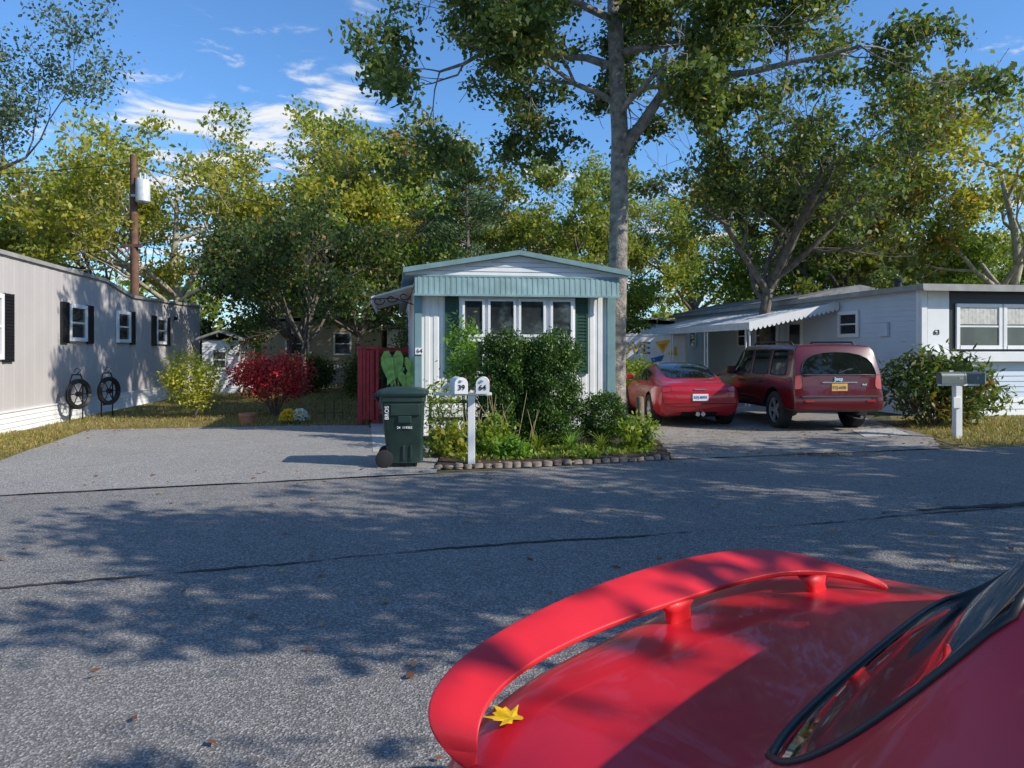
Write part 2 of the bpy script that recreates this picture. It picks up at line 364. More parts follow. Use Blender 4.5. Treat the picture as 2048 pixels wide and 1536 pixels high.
z=rng.uniform(0,1,n)**.8*top; C=np.stack([x,62+rng.uniform(0,7,n),z],1)
tag(leaves('far_wood',C,.8,L_olive,None,rng,shade=rng.uniform(0,1,n)*.8),'distant autumn woodland behind the home park','woods',kind='stuff')
n=16000; x=rng.uniform(-34,36,n); top=1.6+.7*np.sin(x*.8)+.5*np.sin(x*2.3+1)
z=rng.uniform(0,1,n)*top; C=np.stack([x,40+rng.uniform(0,4,n)+np.sin(x*.3)*2,z],1)
tag(leaves('underbrush',C,.3,L_green,None,rng,shade=rng.uniform(0,.75,n)),'low green underbrush beneath the trees','brush',kind='stuff')

# ---------------------------------------------------------------- ground
def sheet(name,pts,z,m,kind='structure',label=None,wob=0,seed=0):
    rnd=random.Random(seed)
    if wob:
        q=[]
        for i,p in enumerate(pts):
            a=Vector(p); b=Vector(pts[(i+1)%len(pts)]); k=max(1,int((b-a).length/.25)); k=min(k,80)
            for j in range(k):
                c=a.lerp(b,j/k); q.append((c.x+rnd.uniform(-wob,wob),c.y+rnd.uniform(-wob,wob)))
        pts=q
    me=bpy.data.meshes.new(name); me.from_pydata([(p[0],p[1],z) for p in pts],[],[tuple(range(len(pts)))]); me.update()
    if me.polygons[0].normal.z<0: me.flip_normals()
    o=mobj(name,me,m); tag(o,label or name.replace('_',' ')+' surface in the home park',name.split('_')[0],kind=kind); return o
sheet('ground',[(-300,-150),(300,-150),(300,450),(-300,450)],0,M['dirt'],label='bare soil ground of the home park')
sheet('lawn_ground',[(-20,3),(-7.0,7.5),(-7.2,10.2),(-8.3,14.8),(-3,15.8),(-4,34),(-20,36)],.004,M['grass'],label='patchy lawn beside the gray home')
sheet('lawn_ground',[(7.3,12.0),(16,14),(16,19),(9.2,18.2),(8.2,16.2),(7.6,13.6)],.005,M['grass'],label='patchy lawn before the blue gray home')
sheet('road',[(-60,-9),(-7.3,7.6),(-5.56,8.14),(-.99,9.6),(2.3,10.85),(6.85,12.0),(8.5,12.4),(40,20),(60,-40),(-60,-40)],.012,M['road'],label='gray asphalt park road with aggregate showing')
sheet('driveway',[(-7.3,7.65),(-5.56,8.19),(-.95,9.66),(-1.05,10.3),(-1.2,12.4),(-2.2,12.5),(-3,15.75),(-4.2,15.75),(-8.4,14.9),(-7.2,10.2)],.018,M['drive'],wob=.03,label='light gray asphalt parking pad')
sheet('driveway',[(2.35,10.9),(6.85,12.05),(7.6,13.5),(8.3,18),(7.6,26),(3.2,26),(2.2,14.5),(2.5,12.5)],.016,M['drive2'],wob=.05,seed=3,label='worn asphalt driveway under the parked cars')
sheet('path',[(-3.0,15.9),(-2.15,11.6),(-1.3,11.8),(-1.75,13.6),(-3.0,24),(-4.3,24)],.024,M['conc'],label='concrete walkway beside the small home')
sheet('path',[(6.4,13.6),(7.4,13.9),(7.7,15.1),(6.7,14.8)],.024,M['conc'],label='cracked concrete slab beside the driveway')
def ribbon(pts,w,seed,z=.019,m='seam'):
    rnd=random.Random(seed); vs=[];fs=[]; P=[]
    for i in range(len(pts)-1):
        a=Vector(pts[i]);b=Vector(pts[i+1]);k=int((b-a).length/.05)
        for j in range(k): P.append(a.lerp(b,j/k))
    off=0; ww=w
    for i,p in enumerate(P):
        off=off*.95+rnd.gauss(0,.010); ww=max(w*.1,min(w*1.6,ww+rnd.gauss(0,w*.3)))
        vs+=[(p.x,p.y+off-ww/2,z),(p.x,p.y+off+ww/2,z)]
        if i: fs.append((2*i-2,2*i,2*i+1,2*i-1))
    me=bpy.data.meshes.new('road_seam'); me.from_pydata(vs,[],fs); me.update()
    tag(mobj('road_seam',me,M[m]),'dark tar seam across the asphalt road','road',kind='structure')
ribbon([(-7,4.1),(-3.4,4.98),(-.49,5.93),(1.87,6.58),(5.2,7.6),(12,9.6)],.03,1)
ribbon([(-7.2,7.66),(-5.56,8.16),(-.99,9.62)],.02,2,.024,'seaml')
ribbon([(-3.2,8.9),(-1.0,9.35),(3.2,9.9)],.012,4)
ribbon([(3.6,7.3),(4.4,7.5),(5.6,7.75)],.09,5,.022)
sheet('garden_bed',[(-.97,9.95),(0.2,10.25),(1.2,10.62),(2.35,11.0),(2.55,13.2),(2.1,14.3),(-1.7,13.68),(-1.2,12.4)],.035,M['mulch'],wob=.03,label='dark mulch garden bed before the small home')
mb=MB(); mb.rings([[(x*s,y*s,z) for x,y in [(.072*math.cos(a),.04*math.sin(a)) for a in [2*math.pi*k/12 for k in range(12)]]] for s,z in ((1,0),(1,.04),(.92,.06),(.7,.07))])
first=None; ed=[(-.98,10.0),(0.2,10.22),(1.2,10.55),(2.36,10.95)]
S=[]
for i in range(3):
    a=Vector(ed[i]);b=Vector(ed[i+1]); k=int((b-a).length/.132)
    for j in range(k): S.append(a.lerp(b,j/k))
for p in S:
    if first is None: first=mb.build('edging_stone',M['stone'],None,True,50); o=first
    else: o=first.copy(); COL.objects.link(o)
    o.location=(p.x,p.y,.008); o.rotation_euler=(random.uniform(-.25,.1),random.uniform(-.15,.15),.28+random.uniform(-.25,.25)); o.scale=[random.uniform(.8,1.1),random.uniform(.8,1.1),random.uniform(.7,1.15)]
    tag(o,'small rounded concrete edging stone along the garden bed','edging stone','edging stones round the garden bed')
def inpoly(poly,q):
    c=False;j=len(poly)-1
    for i in range(len(poly)):
        if (poly[i][1]>q[1])!=(poly[j][1]>q[1]) and q[0]<(poly[j][0]-poly[i][0])*(q[1]-poly[i][1])/(poly[j][1]-poly[i][1])+poly[i][0]: c=not c
        j=i
    return c
def blades(name,poly,n,h,seed,label,m=L_grass,aspect=.14,up=1.0,cat='grass'):
    rng=np.random.default_rng(seed); P=np.array(poly); mn=P.min(0); mxx=P.max(0); pts=[]
    while len(pts)<n:
        q=rng.uniform(mn,mxx)
        if inpoly(poly,q): pts.append((q[0],q[1],h*.4+(.03 if aspect>.3 else 0)))
    A=np.tile([0,0,up],(n,1))+rng.normal(size=(n,3))*.3
    tag(leaves(name,pts,h,m,None,rng,aspect=aspect,A=A),label,cat,kind='stuff')
blades('lawn_grass',[(-7.1,7.6),(-7.25,10.2),(-8.45,14.95),(-9.7,14.5),(-9,9)],9000,.075,1,'short dry grass beside the parking pad')
blades('lawn_grass',[(-8.4,15.0),(-3.1,15.9),(-4,27),(-11.5,28),(-9.7,15)],22000,.08,2,'short patchy lawn grass with fallen leaves')
blades('lawn_grass',[(7.4,12.2),(15,14),(15,18),(9.6,17.8),(8.3,16.2),(7.7,13.7)],12000,.09,3,'short dry grass before the blue gray home')
blades('bed_groundcover',[(-.8,10.5),(0.3,10.7),(1.2,11.0),(2.2,11.4),(2.3,12.4),(-1.0,12.2)],1500,.085,12,'low leafy ground cover in the mulch bed',L_green,.5,.5,'ground cover')
rng=np.random.default_rng(9)
pts=np.concatenate([np.stack([rng.uniform(-7,9,420),rng.uniform(1.3,10,420),np.full(420,.03)],1),
  np.stack([rng.uniform(-9.5,-3,1400),rng.uniform(14.5,25,1400),np.full(1400,.05)],1),
  np.stack([rng.uniform(7.4,14,600),rng.uniform(12.5,17.5,600),np.full(600,.06)],1),
  np.stack([rng.uniform(2.4,7.5,260),rng.uniform(11.2,15,260),np.full(260,.035)],1),
  np.stack([rng.normal(4.7,.35,120),rng.normal(11.3,.08,120),np.full(120,.035)],1),
  np.stack([rng.uniform(-9.4,-7.4,300),rng.uniform(9,15,300),np.full(300,.05)],1),
  np.stack([rng.uniform(-1,2.4,300),rng.uniform(10.1,12.5,300),np.full(300,.06)],1)])
A=rng.normal(size=(len(pts),3))*[1,1,.1]
o=leaves('leaf_litter',pts,.07,L_lit,None,rng,aspect=.65,A=A)
me=o.data; co=np.zeros(len(me.vertices)*3,np.float32); me.vertices.foreach_get('co',co); co=co.reshape(-1,3)
c=np.repeat(pts,4,0); co[:,2]=c[:,2]+(co[:,2]-c[:,2])*.35; me.vertices.foreach_set('co',co.ravel())
tag(o,'scattered brown autumn leaves on road and lawn','fallen leaves',kind='stuff')

# ---------------------------------------------------------------- house parts
def window(parent,F,s0,s1,z0,z1,n=0,fw=.05,rail=True,m='white',dep=.05,curt=False):
    mb=MB(); mb.obox(F,s0,s0+fw,n,n+dep,z0,z1); mb.obox(F,s1-fw,s1,n,n+dep,z0,z1)
    mb.obox(F,s0+fw,s1-fw,n,n+dep-.002,z1-fw,z1); mb.obox(F,s0+fw,s1-fw,n,n+dep+.012,z0,z0+fw)
    if rail: zm=z0+(z1-z0)*.5; mb.obox(F,s0+fw,s1-fw,n+.012,n+dep-.01,zm-.02,zm+.02)
    w=mb.build('window',M[m],parent,bevel=.004)
    g=MB(); g.obox(F,s0+fw*.8,s1-fw*.8,n+.003,n+.02,z0+fw*.8,z1-fw*.8); g.build('pane',M['glass'],w)
    if curt:
        g=MB(); a=s0+fw; k=0
        while a<s1-fw:
            g.obox(F,a,min(a+.05,s1-fw),n+.021,n+.0235+(k%2)*.002,z0+(z1-z0)*.55,z1-fw); a+=.05; k+=1
        g.build('curtain',M['curtain'],w)
    return w
def shutter(parent,F,s0,s1,z0,z1,m,n=.02):
    mb=MB(); mb.obox(F,s0,s1,n,n+.02,z0,z1)
    mb.obox(F,s0,s0+.04,n+.02,n+.04,z0,z1); mb.obox(F,s1-.04,s1,n+.02,n+.04,z0,z1)
    k=int((z1-z0)/.06)
    for i in range(k):
        z=z0+(z1-z0)*i/k; mb.obox(F,s0+.04,s1-.04,n+.02,n+.035,z,z+.032)
    return mb.build('shutter',M[m],parent)

A9=R(8.9)
h=empty('mobile_home',(-1.75,13.7,0),A9,'white ribbed mobile home with teal trim, number 64','mobile home')
W=3.72; LEN=15
FF=((0,0),(1,0),(0,-1)); FL=((0,LEN),(0,-1),(-1,0)); FRt=((W,0),(0,1),(1,0))
mb=MB(); mb.box(.01,W-.01,.01,LEN,0,2.96); mb.ribs(FF,W,.5,2.96,.155,.010,.55); mb.ribs(FL,LEN,.5,2.96,.155,.010,.55); mb.ribs(FRt,LEN,.5,2.96,.155,.010,.55)
mb.build('wall',M['whitew'],h)
mb=MB(); mb.ribs(FF,W,.03,.5,.3,.01,.5,base=.02); mb.obox(FF,-.02,W+.02,.0,.035,.5,.55); mb.build('skirting',M['white'],h)
for fr in ((FF,-.03,.1),(FF,W-.13,W+.03),(FL,LEN-.10,LEN),(FRt,0,.1)):
    mb=MB(); mb.obox(fr[0],fr[1],fr[2],0,.05 if fr[0] is FF else .04,.55,2.96); mb.build('corner_trim',M['teal'],h,bevel=.005)
prof=[(-.24,2.98),(-.24,3.07),(W/2,3.42),(W+.24,3.07),(W+.24,2.98),(W/2,3.335)]
mb=MB(); mb.rings([[(x,y,z) for x,z in prof] for y in (-.34,LEN+.2)],False,False)
mb.add([(x,-.34,z) for x,z in prof],[(0,1,2,5),(5,2,3,4)]); mb.build('roof',M['teal'],h)
mb=MB(); mb.rings([[(x,y,z) for x,z in [(-.2,2.965),(-.2,2.99),(W/2,3.33),(W+.2,2.99),(W+.2,2.965)]] for y in (-.2,0.0)]); g=mb.build('gable',M['white'],h)
mb=MB()
for z,a in ((3.03,1.55),(3.12,.98),(3.2,.5)): mb.box(W/2-a,W/2+a,-.208,-.2,z,z+.008)
mb.build('gable_seam',M['fascia'],h)
mb=MB(); vs=[];fs=[];k=0;x=-.03
while x<W+.03:
    d=.007 if k%2 else 0
    vs+=[(x,-.22-d,2.96),(x,-.26-d,2.60),(x+.045,-.22-d,2.96),(x+.045,-.26-d,2.60)]; i=len(vs)
    fs.append((i-4,i-3,i-1,i-2)); x+=.05;k+=1
    if k>1: fs.append((i-6,i-5,i-3,i-4))
mb.add(vs,fs); mb.box(-.05,W+.05,-.29,-.255,2.575,2.612); mb.box(-.05,W+.05,-.236,-.222,2.925,2.962)
mb.build('awning',M['teall'],h)
mb=MB(); mb.box(.78,2.95,-.12,.0,1.12,2.58); mb.box(.74,2.99,-.17,-.12,1.06,1.13); mb.build('window_bay',M['white'],h,bevel=.006)
for a,b in ((.83,1.24),(1.30,1.82),(1.87,2.38),(2.47,2.90)):
    window(h,FF,a,b,1.84,2.54,n=.12,fw=.045,rail=False,curt=False)
    window(h,FF,a,b,1.16,1.80,n=.12,fw=.045,rail=False)
shutter(h,FF,.52,.77,1.15,2.58,'dgreen'); shutter(h,FF,2.97,3.22,1.15,2.58,'dgreen')
mb=MB(); mb.box(-.02,.13,-.075,-.05,1.52,1.64); pl=mb.build('number_plate',M['white'],h); text('64',.11,M['black'],pl,(.055,-.078,1.58),(R(90),0,0),'house_number')
mb=MB(); mb.add([(-.02,1.2,2.86),(-.02,5.5,2.86),(-.85,5.5,2.62),(-.85,1.2,2.62),(-.02,1.2,2.9),(-.02,5.5,2.9),(-.85,5.5,2.65),(-.85,1.2,2.65)],[(0,1,2,3),(7,6,5,4),(0,3,7,4),(1,5,6,2),(3,2,6,7)])
for t in range(9): mb.box(-.85,-.82,1.2+t*.5,1.45+t*.5,2.52,2.63)
aw=mb.build('side_awning',M['galv'],h)
mb=MB()
for k in range(3):
    c=(-.2-.25*k,1.15,2.66-.05*k); mb.tube([(c[0]+.1*math.cos(t)*(.4+t/8),c[1],c[2]+.07*math.sin(t)*(.4+t/8)) for t in [i*.5 for i in range(14)]],.011,5)
mb.tube([(-.02,1.15,2.5),(-.4,1.15,2.62),(-.85,1.15,2.6)],.012,5)
mb.build('awning_bracket',M['black'],aw)

dk=empty('deck',(-1.75,13.7,0),A9,'dark red wooden deck with railings beside the small home','deck')
mb=MB(); mb.box(-1.1,-.05,2.6,5.6,.48,.56); mb.box(-.72,-.05,2.3,2.6,.24,.32); mb.build('deck_floor',M['redwood'],dk)
mb=MB()
for x in (-1.12,-.78): mb.box(x-.05,x+.05,2.5,2.6,0,1.62)
mb.box(-1.2,-.70,2.47,2.63,1.62,1.67); mb.box(-1.07,-.83,2.53,2.57,1.45,1.52); mb.box(-1.07,-.83,2.53,2.57,.62,.7)
for x in (-1.06,-.985,-.91,-.845): mb.box(x,x+.06,2.5,2.53,.1,1.6)
mb.build('railing',M['redwood'],dk,bevel=.004)
mb=MB(); y=2.7
for yy in (4.0,5.5): mb.box(-1.17,-1.07,yy-.05,yy+.05,0,1.6)
mb.box(-1.2,-1.04,2.63,5.6,1.62,1.67); mb.box(-1.14,-1.10,2.6,5.5,1.42,1.5)
while y<5.5: mb.box(-1.16,-1.13,y,y+.05,.1,1.5); y+=.11
mb.box(-1.1,-.05,5.5,5.56,1.52,1.66)
x=-1.05
while x<-.1: mb.box(x,x+.04,5.51,5.54,.5,1.52); x+=.12
mb.build('railing',M['redwood'],dk)
ch=empty('patio_chair',(-2.75,17.4,.56),.2,'black plastic armchair standing on the red deck','chair')
mb=MB(); mb.box(-.25,.25,-.22,.22,.4,.44); mb.build('seat',M['blackp'],ch,bevel=.01)
mb=MB()
for i in range(7): mb.tube([(-.21+.07*i,.22,.44),(-.22+.073*i,.30,.9+.06*math.sin(math.pi*i/6))],.018,5)
mb.tube([(-.24,.3,.88),(-.12,.32,.95),(0,.33,.97),(.12,.32,.95),(.24,.3,.88)],.028,6); mb.tube([(-.26,.28,.66),(-.28,-.18,.64)],.022,6); mb.tube([(.26,.28,.66),(.28,-.18,.64)],.022,6); mb.build('backrest',M['blackp'],ch,True)
for x,y in ((-.24,-.2),(.24,-.2),(-.24,.2),(.24,.2)):
    mb=MB(); mb.tube([(x,y,.64 if y<0 else .42),(x*1.1,y*1.1,0)],.022,6); mb.build('leg',M['blackp'],ch)
ee=empty('elephant_ear_plant',(-2.25,15.0,0),0,'elephant ear plant with big green leaves by the red deck','plant')
def bigleaf(parent,c,L,tilt,az):
    mb=MB(); half=[(0,.02,0),(.12,-.22,-.02),(.26,-.20,-.04),(.36,.02,-.05),(.35,.25,-.05),(.25,.52,-.05),(.11,.78,-.08),(0,.98,-.14)]
    n=len(half); mid=[(0,.02+.96*i/(n-1),.02*math.sin(math.pi*i/(n-1))-.14*(i/(n-1))**3) for i in range(n)]
    Mx=Matrix.Translation(c)@Matrix.Rotation(az,4,'Z')@Matrix.Rotation(tilt,4,'X')@Matrix.Scale(L,4)
    for sg in (-1,1): mb.add([Mx@Vector(v) for v in mid]+[Mx@Vector((sg*a,b,c_+.10*abs(a))) for a,b,c_ in half],[(i,i+1,n+i+1,n+i) for i in range(n-1)])
    return mb.build('leaf',M['bigleaf'],parent,True,fix=False)
for c,L,t,a in (((-.12,-.15,1.46),.62,R(-74),.25),((.25,-.1,1.36),.52,R(-68),-.6),((-.05,.1,1.2),.45,R(-35),2.6),((.15,-.2,1.1),.45,R(-60),-.2)): bigleaf(ee,Vector(c),L,t,a)
mb=MB()
for c in ((-.12,-.15,1.46),(.25,-.1,1.36),(-.05,.1,1.2),(.15,-.2,1.1)): mb.tube([(0,0,.3),(c[0]*.5,c[1]*.5,.8),c],.014,5)
mb.build('stem',M['bigleaf'],ee)
mb=MB(); mb.lathe([(0,.17),(.36,.23),(.4,.23)],16); mb.build('pot',M['terra'],ee,True,40)

g=empty('mobile_home',(-9.08,10.5,0),A9,'pale gray mobile home with black shutters and white skirting','mobile home')
GL=18.4; FR=((0,0),(0,1),(1,0))
def ztop(s):
    pts=[(-1,3.42),(3.6,3.44),(8.8,3.38),(10.8,3.1),(18.4,3.26)]
    for (a,za),(b,zb) in zip(pts,pts[1:]):
        if s<=b: return za+(zb-za)*(s-a)/(b-a)
    return 3.26
mb=MB(); mb.ribs(FR,GL,.42,ztop,.42,.004,.5)
for a,b in zip([0,3.6,8.8,10.8],[3.6,8.8,10.8,GL]):
    mb.add([(-.006,a,0),(-.006,b,0),(-.006,b,ztop(b)),(-.006,a,ztop(a)),(-4,a,0),(-4,b,0),(-4,b,ztop(b)),(-4,a,ztop(a))],[(0,1,2,3),(4,7,6,5),(3,2,6,7)])
mb.add([(-4,0,0),(0,0,0),(0,0,ztop(0)),(-4,0,ztop(0)),(-4,GL,0),(-.0,GL,0),(0,GL,ztop(GL)),(-4,GL,ztop(GL))],[(0,1,2,3),(4,5,6,7)])
mb.build('wall',M['beige'],g,fix=False)
mb=MB()
for a,b in zip([-.1,3.6,8.8,10.8],[3.6,8.8,10.8,GL+.1]):
    za,zb=ztop(a),ztop(b)
    mb.add([(.06,a,za-.03),(.06,b,zb-.03),(.06,b,zb+.05),(.06,a,za+.05),(-4.1,a,za-.03),(-4.1,b,zb-.03),(-4.1,b,zb+.05),(-4.1,a,za+.05)],[(0,1,2,3),(3,2,6,7),(0,4,5,1),(4,7,6,5)])
mb.build('roof',M['fascia'],g)
mb=MB(); mb.laps(((.02,0),(0,1),(1,0)),0,GL,.0,.40,.1,.02); mb.box(.0,.05,0,GL,.40,.43); mb.build('skirting',M['white'],g)
for a,b,z0,z1 in ((6.63,7.6,1.80,2.66),(9.6,10.6,1.80,2.66),(12.95,13.95,1.78,2.64),(2.6,3.7,1.42,2.66)):
    window(g,FR,a,b,z0,z1,n=.012,fw=.09,dep=.06)
    if a!=9.6: shutter(g,FR,a-.4,a-.03,z0-.05,z1+.02,'black')
    shutter(g,FR,b+.03,b+.4,z0-.05,z1+.02,'black')
mb=MB(); mb.obox(FR,14.9,15.05,.01,.09,2.6,2.72); mb.build('porch_lamp',M['black'],g)
def reel(x,y):
    e=empty('hose_reel',(x,y,0),A9-R(22),'coiled black garden hose on a wrought stand by the wall','hose reel','garden hose reels')
    mb=MB(); mb.tube([(0,-.18,0),(0,-.18,.9),(0,-.12,1.05),(0,.12,1.05),(0,.18,.9),(0,.18,0)],.016,6); mb.tube([(0,-.18,.3),(0,.18,.3)],.012,5); mb.tube([(0,0,1.05),(.05,.08,1.15),(.0,.0,1.2),(0,-.06,1.12)],.01,5); mb.build('stand',M['black'],e,True)
    mb=MB()
    for k in range(8):
        r=.33-.022*(k%4); mb.tube([((k//4)*.05+.03,r*math.cos(t),.62+r*.98*math.sin(t)) for t in [i*2*math.pi/28 for i in range(29)]],.017,6)
    mb.build('hose',M['hose'],e,True)
    mb=MB()
    for i in range(6): a=i*math.pi/3; mb.tube([(.05,0,.62),(.05,.27*math.cos(a),.62+.27*math.sin(a))],.012,5)
    mb.lathe([(0,.06),(.08,.06)],10,'x',(.02,0,.62)); mb.build('spool',M['black'],e)
reel(-9.70,16.7); reel(-9.72,18.0)

b=empty('mobile_home',(9.83,18,0),A9,'blue gray mobile home with long patio awning, number 63','mobile home')
FB=((0,0),(1,0),(0,-1)); FS=((0,16),(0,-1),(-1,0)); WB=4.6; LB=16
mb=MB(); mb.box(0,WB,.0,LB,.0,3.08); mb.laps(FS,0,LB,.5,3.05,.13,.02); mb.laps(FB,.0,WB,.45,1.34,.13,.02); mb.build('wall',M['blue'],b,fix=False)
mb=MB(); mb.laps(((-.015,16),(0,-1),(-1,0)),0,LB,.0,.5,.16,.02); mb.laps(((0,-.015),(1,0),(0,-1)),0,WB,.0,.45,.16,.02); mb.build('skirting',M['white'],b,fix=False)
for args in ((FB,-.05,.10,0,.07,.4,3.05),(FS,LB-.12,LB-.0,.0,.06,.4,3.05)):
    mb=MB(); mb.obox(*args); mb.build('corner_trim',M['white'],b,bevel=.005)
mb=MB(); mb.obox(FB,.13,.70,0,.045,1.34,3.05); mb.build('front_panel',M['white'],b,bevel=.004)
mb=MB(); mb.obox(FB,.10,WB,.046,.20,1.32,1.56); mb.build('window_sill',M['white'],b,bevel=.006)
mb=MB(); mb.obox(FB,.70,WB,0,.03,1.56,2.86); mb.build('dark_panel',M['black'],b)
mb=MB(); mb.obox(FB,.71,WB,0,.045,2.861,3.04); mb.build('window_header',M['black'],b)
window(b,FB,.88,2.12,1.62,2.72,n=.03,fw=.09,curt=True); window(b,FB,2.16,3.4,1.62,2.72,n=.03,fw=.09,curt=True)
text('63',.17,M['black'],b,(.36,-.055,2.02),(R(90),0,0),'house_number')
mb=MB(); mb.box(-.22,WB+.2,-.35,LB+.2,3.09,3.14); mb.build('roof',M['roofg'],b)
mb=MB(); mb.box(-.22,WB+.2,-.37,-.345,3.0,3.16); mb.box(-.24,-.215,-.37,LB+.2,3.03,3.16); mb.build('fascia',M['fascia'],b)
mb=MB(); mb.rings([[(-.1,y,3.145),(-.1,y,3.22),(2.0,y,3.66),(WB,y,3.22),(WB,y,3.145)] for y in (5.4,LB)]); mb.build('raised_roof',M['roofg'],b)
mb=MB(); mb.lathe([(0,.09),(.25,.09),(.25,.14),(.32,.14)],12,c=(.4,1.4,3.13)); mb.build('roof_vent',M['black'],b)
window(b,FS,LB-3.35,LB-2.4,1.95,2.68,n=.02,fw=.1,dep=.06)
for q in (8.3,9.7,14.2): window(b,FS,LB-q,LB-q+.7,1.7,2.5,n=.02,fw=.08)
mb=MB(); mb.obox(FS,LB-1.45,LB-1.15,.02,.1,1.95,2.3); mb.build('meter_box',M['blue'],b,bevel=.01)
for q in (5.2,6.7):
    mb=MB(); mb.obox(FS,LB-q-.95,LB-q,.02,.06,.5,2.62); d=mb.build('door',M['white'],b,bevel=.005)
    mb=MB(); mb.obox(FS,LB-q-.78,LB-q-.17,.061,.07,1.3,2.4); mb.build('pane',M['glass'],d)
    mb=MB(); mb.obox(FS,LB-q-.12,LB-q-.08,.06,.11,1.5,1.62); mb.build('handle',M['chrome'],d)
y0,y1=3.3,12.5; mb=MB(); vs=[];fs=[]; k=0; y=y0
while y<y1:
    d=.03*(k%2); vs+=[(-.03,y,2.93+d),(-2.75,y,2.33+d),(-.03,y+.15,2.93+d),(-2.75,y+.15,2.33+d)]; i=len(vs); fs.append((i-4,i-3,i-1,i-2))
    if k: fs.append((i-6,i-5,i-3,i-4))
    y+=.15;k+=1
mb.add(vs,fs); mb.box(-2.79,-2.75,y0,y1,2.17,2.37)
aw=mb.build('patio_awning',M['galv'],b,fix=False)
mb=MB(); vs=[];fs=[]
K=20
for i in range(K*6+1):
    t=i/(K*6); x=-.05-2.72*t; z=2.93-.60*t+.05; dz=.19+.08*abs(math.sin(math.pi*t*K)); vs+=[(x,y0-.01,z),(x,y0-.01,z-dz)]
    if i: fs.append((2*i-2,2*i-1,2*i+1,2*i))
mb.add(vs,fs); mb.build('scalloped_valance',M['white'],aw,fix=False)
for y in (3.45,6.3,9.3,12.3):
    mb=MB()
    mb.tube([(-2.68,y,0),(-2.68,y,2.32)],.022,6); mb.tube([(-2.68,y+.22,0),(-2.68,y+.22,2.32)],.022,6)
    for z in (.5,1.0,1.5,2.0): mb.tube([(-2.68,y,z),(-2.68,y+.22,z+.2)],.01,5)
    mb.build('awning_post',M['white'],aw)

t=empty('painted_trailer',(4.0,27,0),R(3),'white storage trailer with painted blue lettering and yellow shapes','trailer')
mb=MB(); mb.box(0,2.3,0,3,.35,2.15); mb.build('box_body',M['white'],t,bevel=.02)
mb=MB(); mb.box(-.02,2.32,-.02,.0,2.1,2.18); mb.box(-.02,2.32,-.02,0,.32,.4); mb.box(-.02,.04,-.02,0,.4,2.1); mb.box(2.26,2.32,-.02,0,.4,2.1); mb.build('frame',M['galv'],t)
text('LOVE',.62,M['bluep'],t,(.25,-.012,1.65),(R(90),0,0),'painted_lettering',.003); text('LOVE',.54,M['yelp'],t,(.25,-.02,1.65),(R(90),0,0),'painted_lettering',.002)
for mm,z_,V_ in (('yelp',-.012,[(1.15,1.9),(1.75,1.98),(1.45,1.45)]),('yelp',-.013,[(1.6,1.45),(1.95,1.75),(1.98,1.4)]),('orgp',-.016,[(1.3,1.8),(1.6,1.85),(1.45,1.6)]),('bluep',-.013,[(1.0,1.3),(1.5,1.42),(1.4,1.2),(1.05,1.15)])):
    mb=MB(); mb.add([(x,z_,z) for x,z in V_],[tuple(range(len(V_)))]); mb.build('painted_shape',M[mm],t)
for x in (.3,2.0):
    mb=MB(); mb.lathe([(0,.3),(.02,.33),(.18,.33),(.2,.3)],20,'x',(x-.1,1.5,.33)); mb.build('wheel',M['tyre'],t,True,40)

def cabin(x,y,w,d,hh,rot,wm,label,name='mobile_home',cat='mobile home',gable=.25,win=((.2,.4),(.6,.75))):
    e=empty(name,(x,y,0),rot,label,cat); mb=MB(); mb.box(0,w,0.02,d,0,hh); mb.laps(((0,0),(1,0),(0,-1)),0,w,0,hh,.18,.02); mb.build('wall',M[wm],e,fix=False)
    mb=MB(); mb.rings([[(-.2,yy,hh),(w/2,yy,hh+gable),(w+.2,yy,hh),(w+.2,yy,hh+.08),(w/2,yy,hh+gable+.08),(-.2,yy,hh+.08)] for yy in (-.25,d+.2)]); mb.build('roof',M['fascia'],e)
    for a,c in win: window(e,((0,0),(1,0),(0,-1)),w*a,w*c,hh*.45,hh*.82,n=.02,fw=.08)
cabin(-12.2,36.5,5.8,6,3.0,.05,'tan','tan mobile home half hidden behind trees')
cabin(-6.0,36,3.6,6,2.6,.1,'whitew','pale mobile home half hidden behind trees')
cabin(-11.4,27.6,1.3,2.5,1.95,.1,'white','small white garden shed on the lawn','garden_shed','shed',.3,((.25,.7),))
cabin(4.6,38,5,6,2.9,0,'whitew','white mobile home seen between the trees')
e=empty('picket_fence',(-8.7,30,0),.05,'low weathered picket fence behind the shrubs','fence'); mb=MB()
for i in range(17): mb.box(i*.13,i*.13+.05,0,.02,0.05,1.0)
mb.box(0,2.2,.02,.05,.25,.32);mb.box(0,2.2,.02,.05,.75,.82); mb.build('pickets',M['fascia'],e)

UP=(-15.05,30.0)
u=empty('utility_pole',(UP[0],UP[1],0),0,'brown wooden utility pole with gray transformer','utility pole')
mb=MB(); mb.tube([(0,0,0),(-.05,0,5),(-.1,0,9.4)],[.18,.16,.13],10); mb.build('pole',M['pole'],u,True,50)
mb=MB(); mb.lathe([(0,.2),(.06,.27),(.85,.27),(.92,.22),(.95,.1)],18,c=(.36,-.15,7.45)); mb.tube([(.28,-.2,8.4),(.28,-.2,8.65)],.04,6); mb.tube([(.42,-.1,8.4),(.42,-.1,8.65)],.04,6); mb.box(-.1,.15,-.2,-.05,7.7,7.8); mb.build('transformer',M['galv'],u,True,40)
mb=MB(); mb.box(-.5,.3,-.15,-.05,5.7,5.82); mb.build('crossarm',M['pole'],u)
def wire(p0,p1,sag):
    mb=MB(); P0=Vector(p0);P1=Vector(p1); mb.tube([P0.lerp(P1,i/16)-Vector((0,0,sag*4*(i/16)*(1-i/16))) for i in range(17)],.014,4)
    tag(mb.build('power_line',M['black'],None),'thin black overhead cable running from the utility pole','cable','overhead cables')
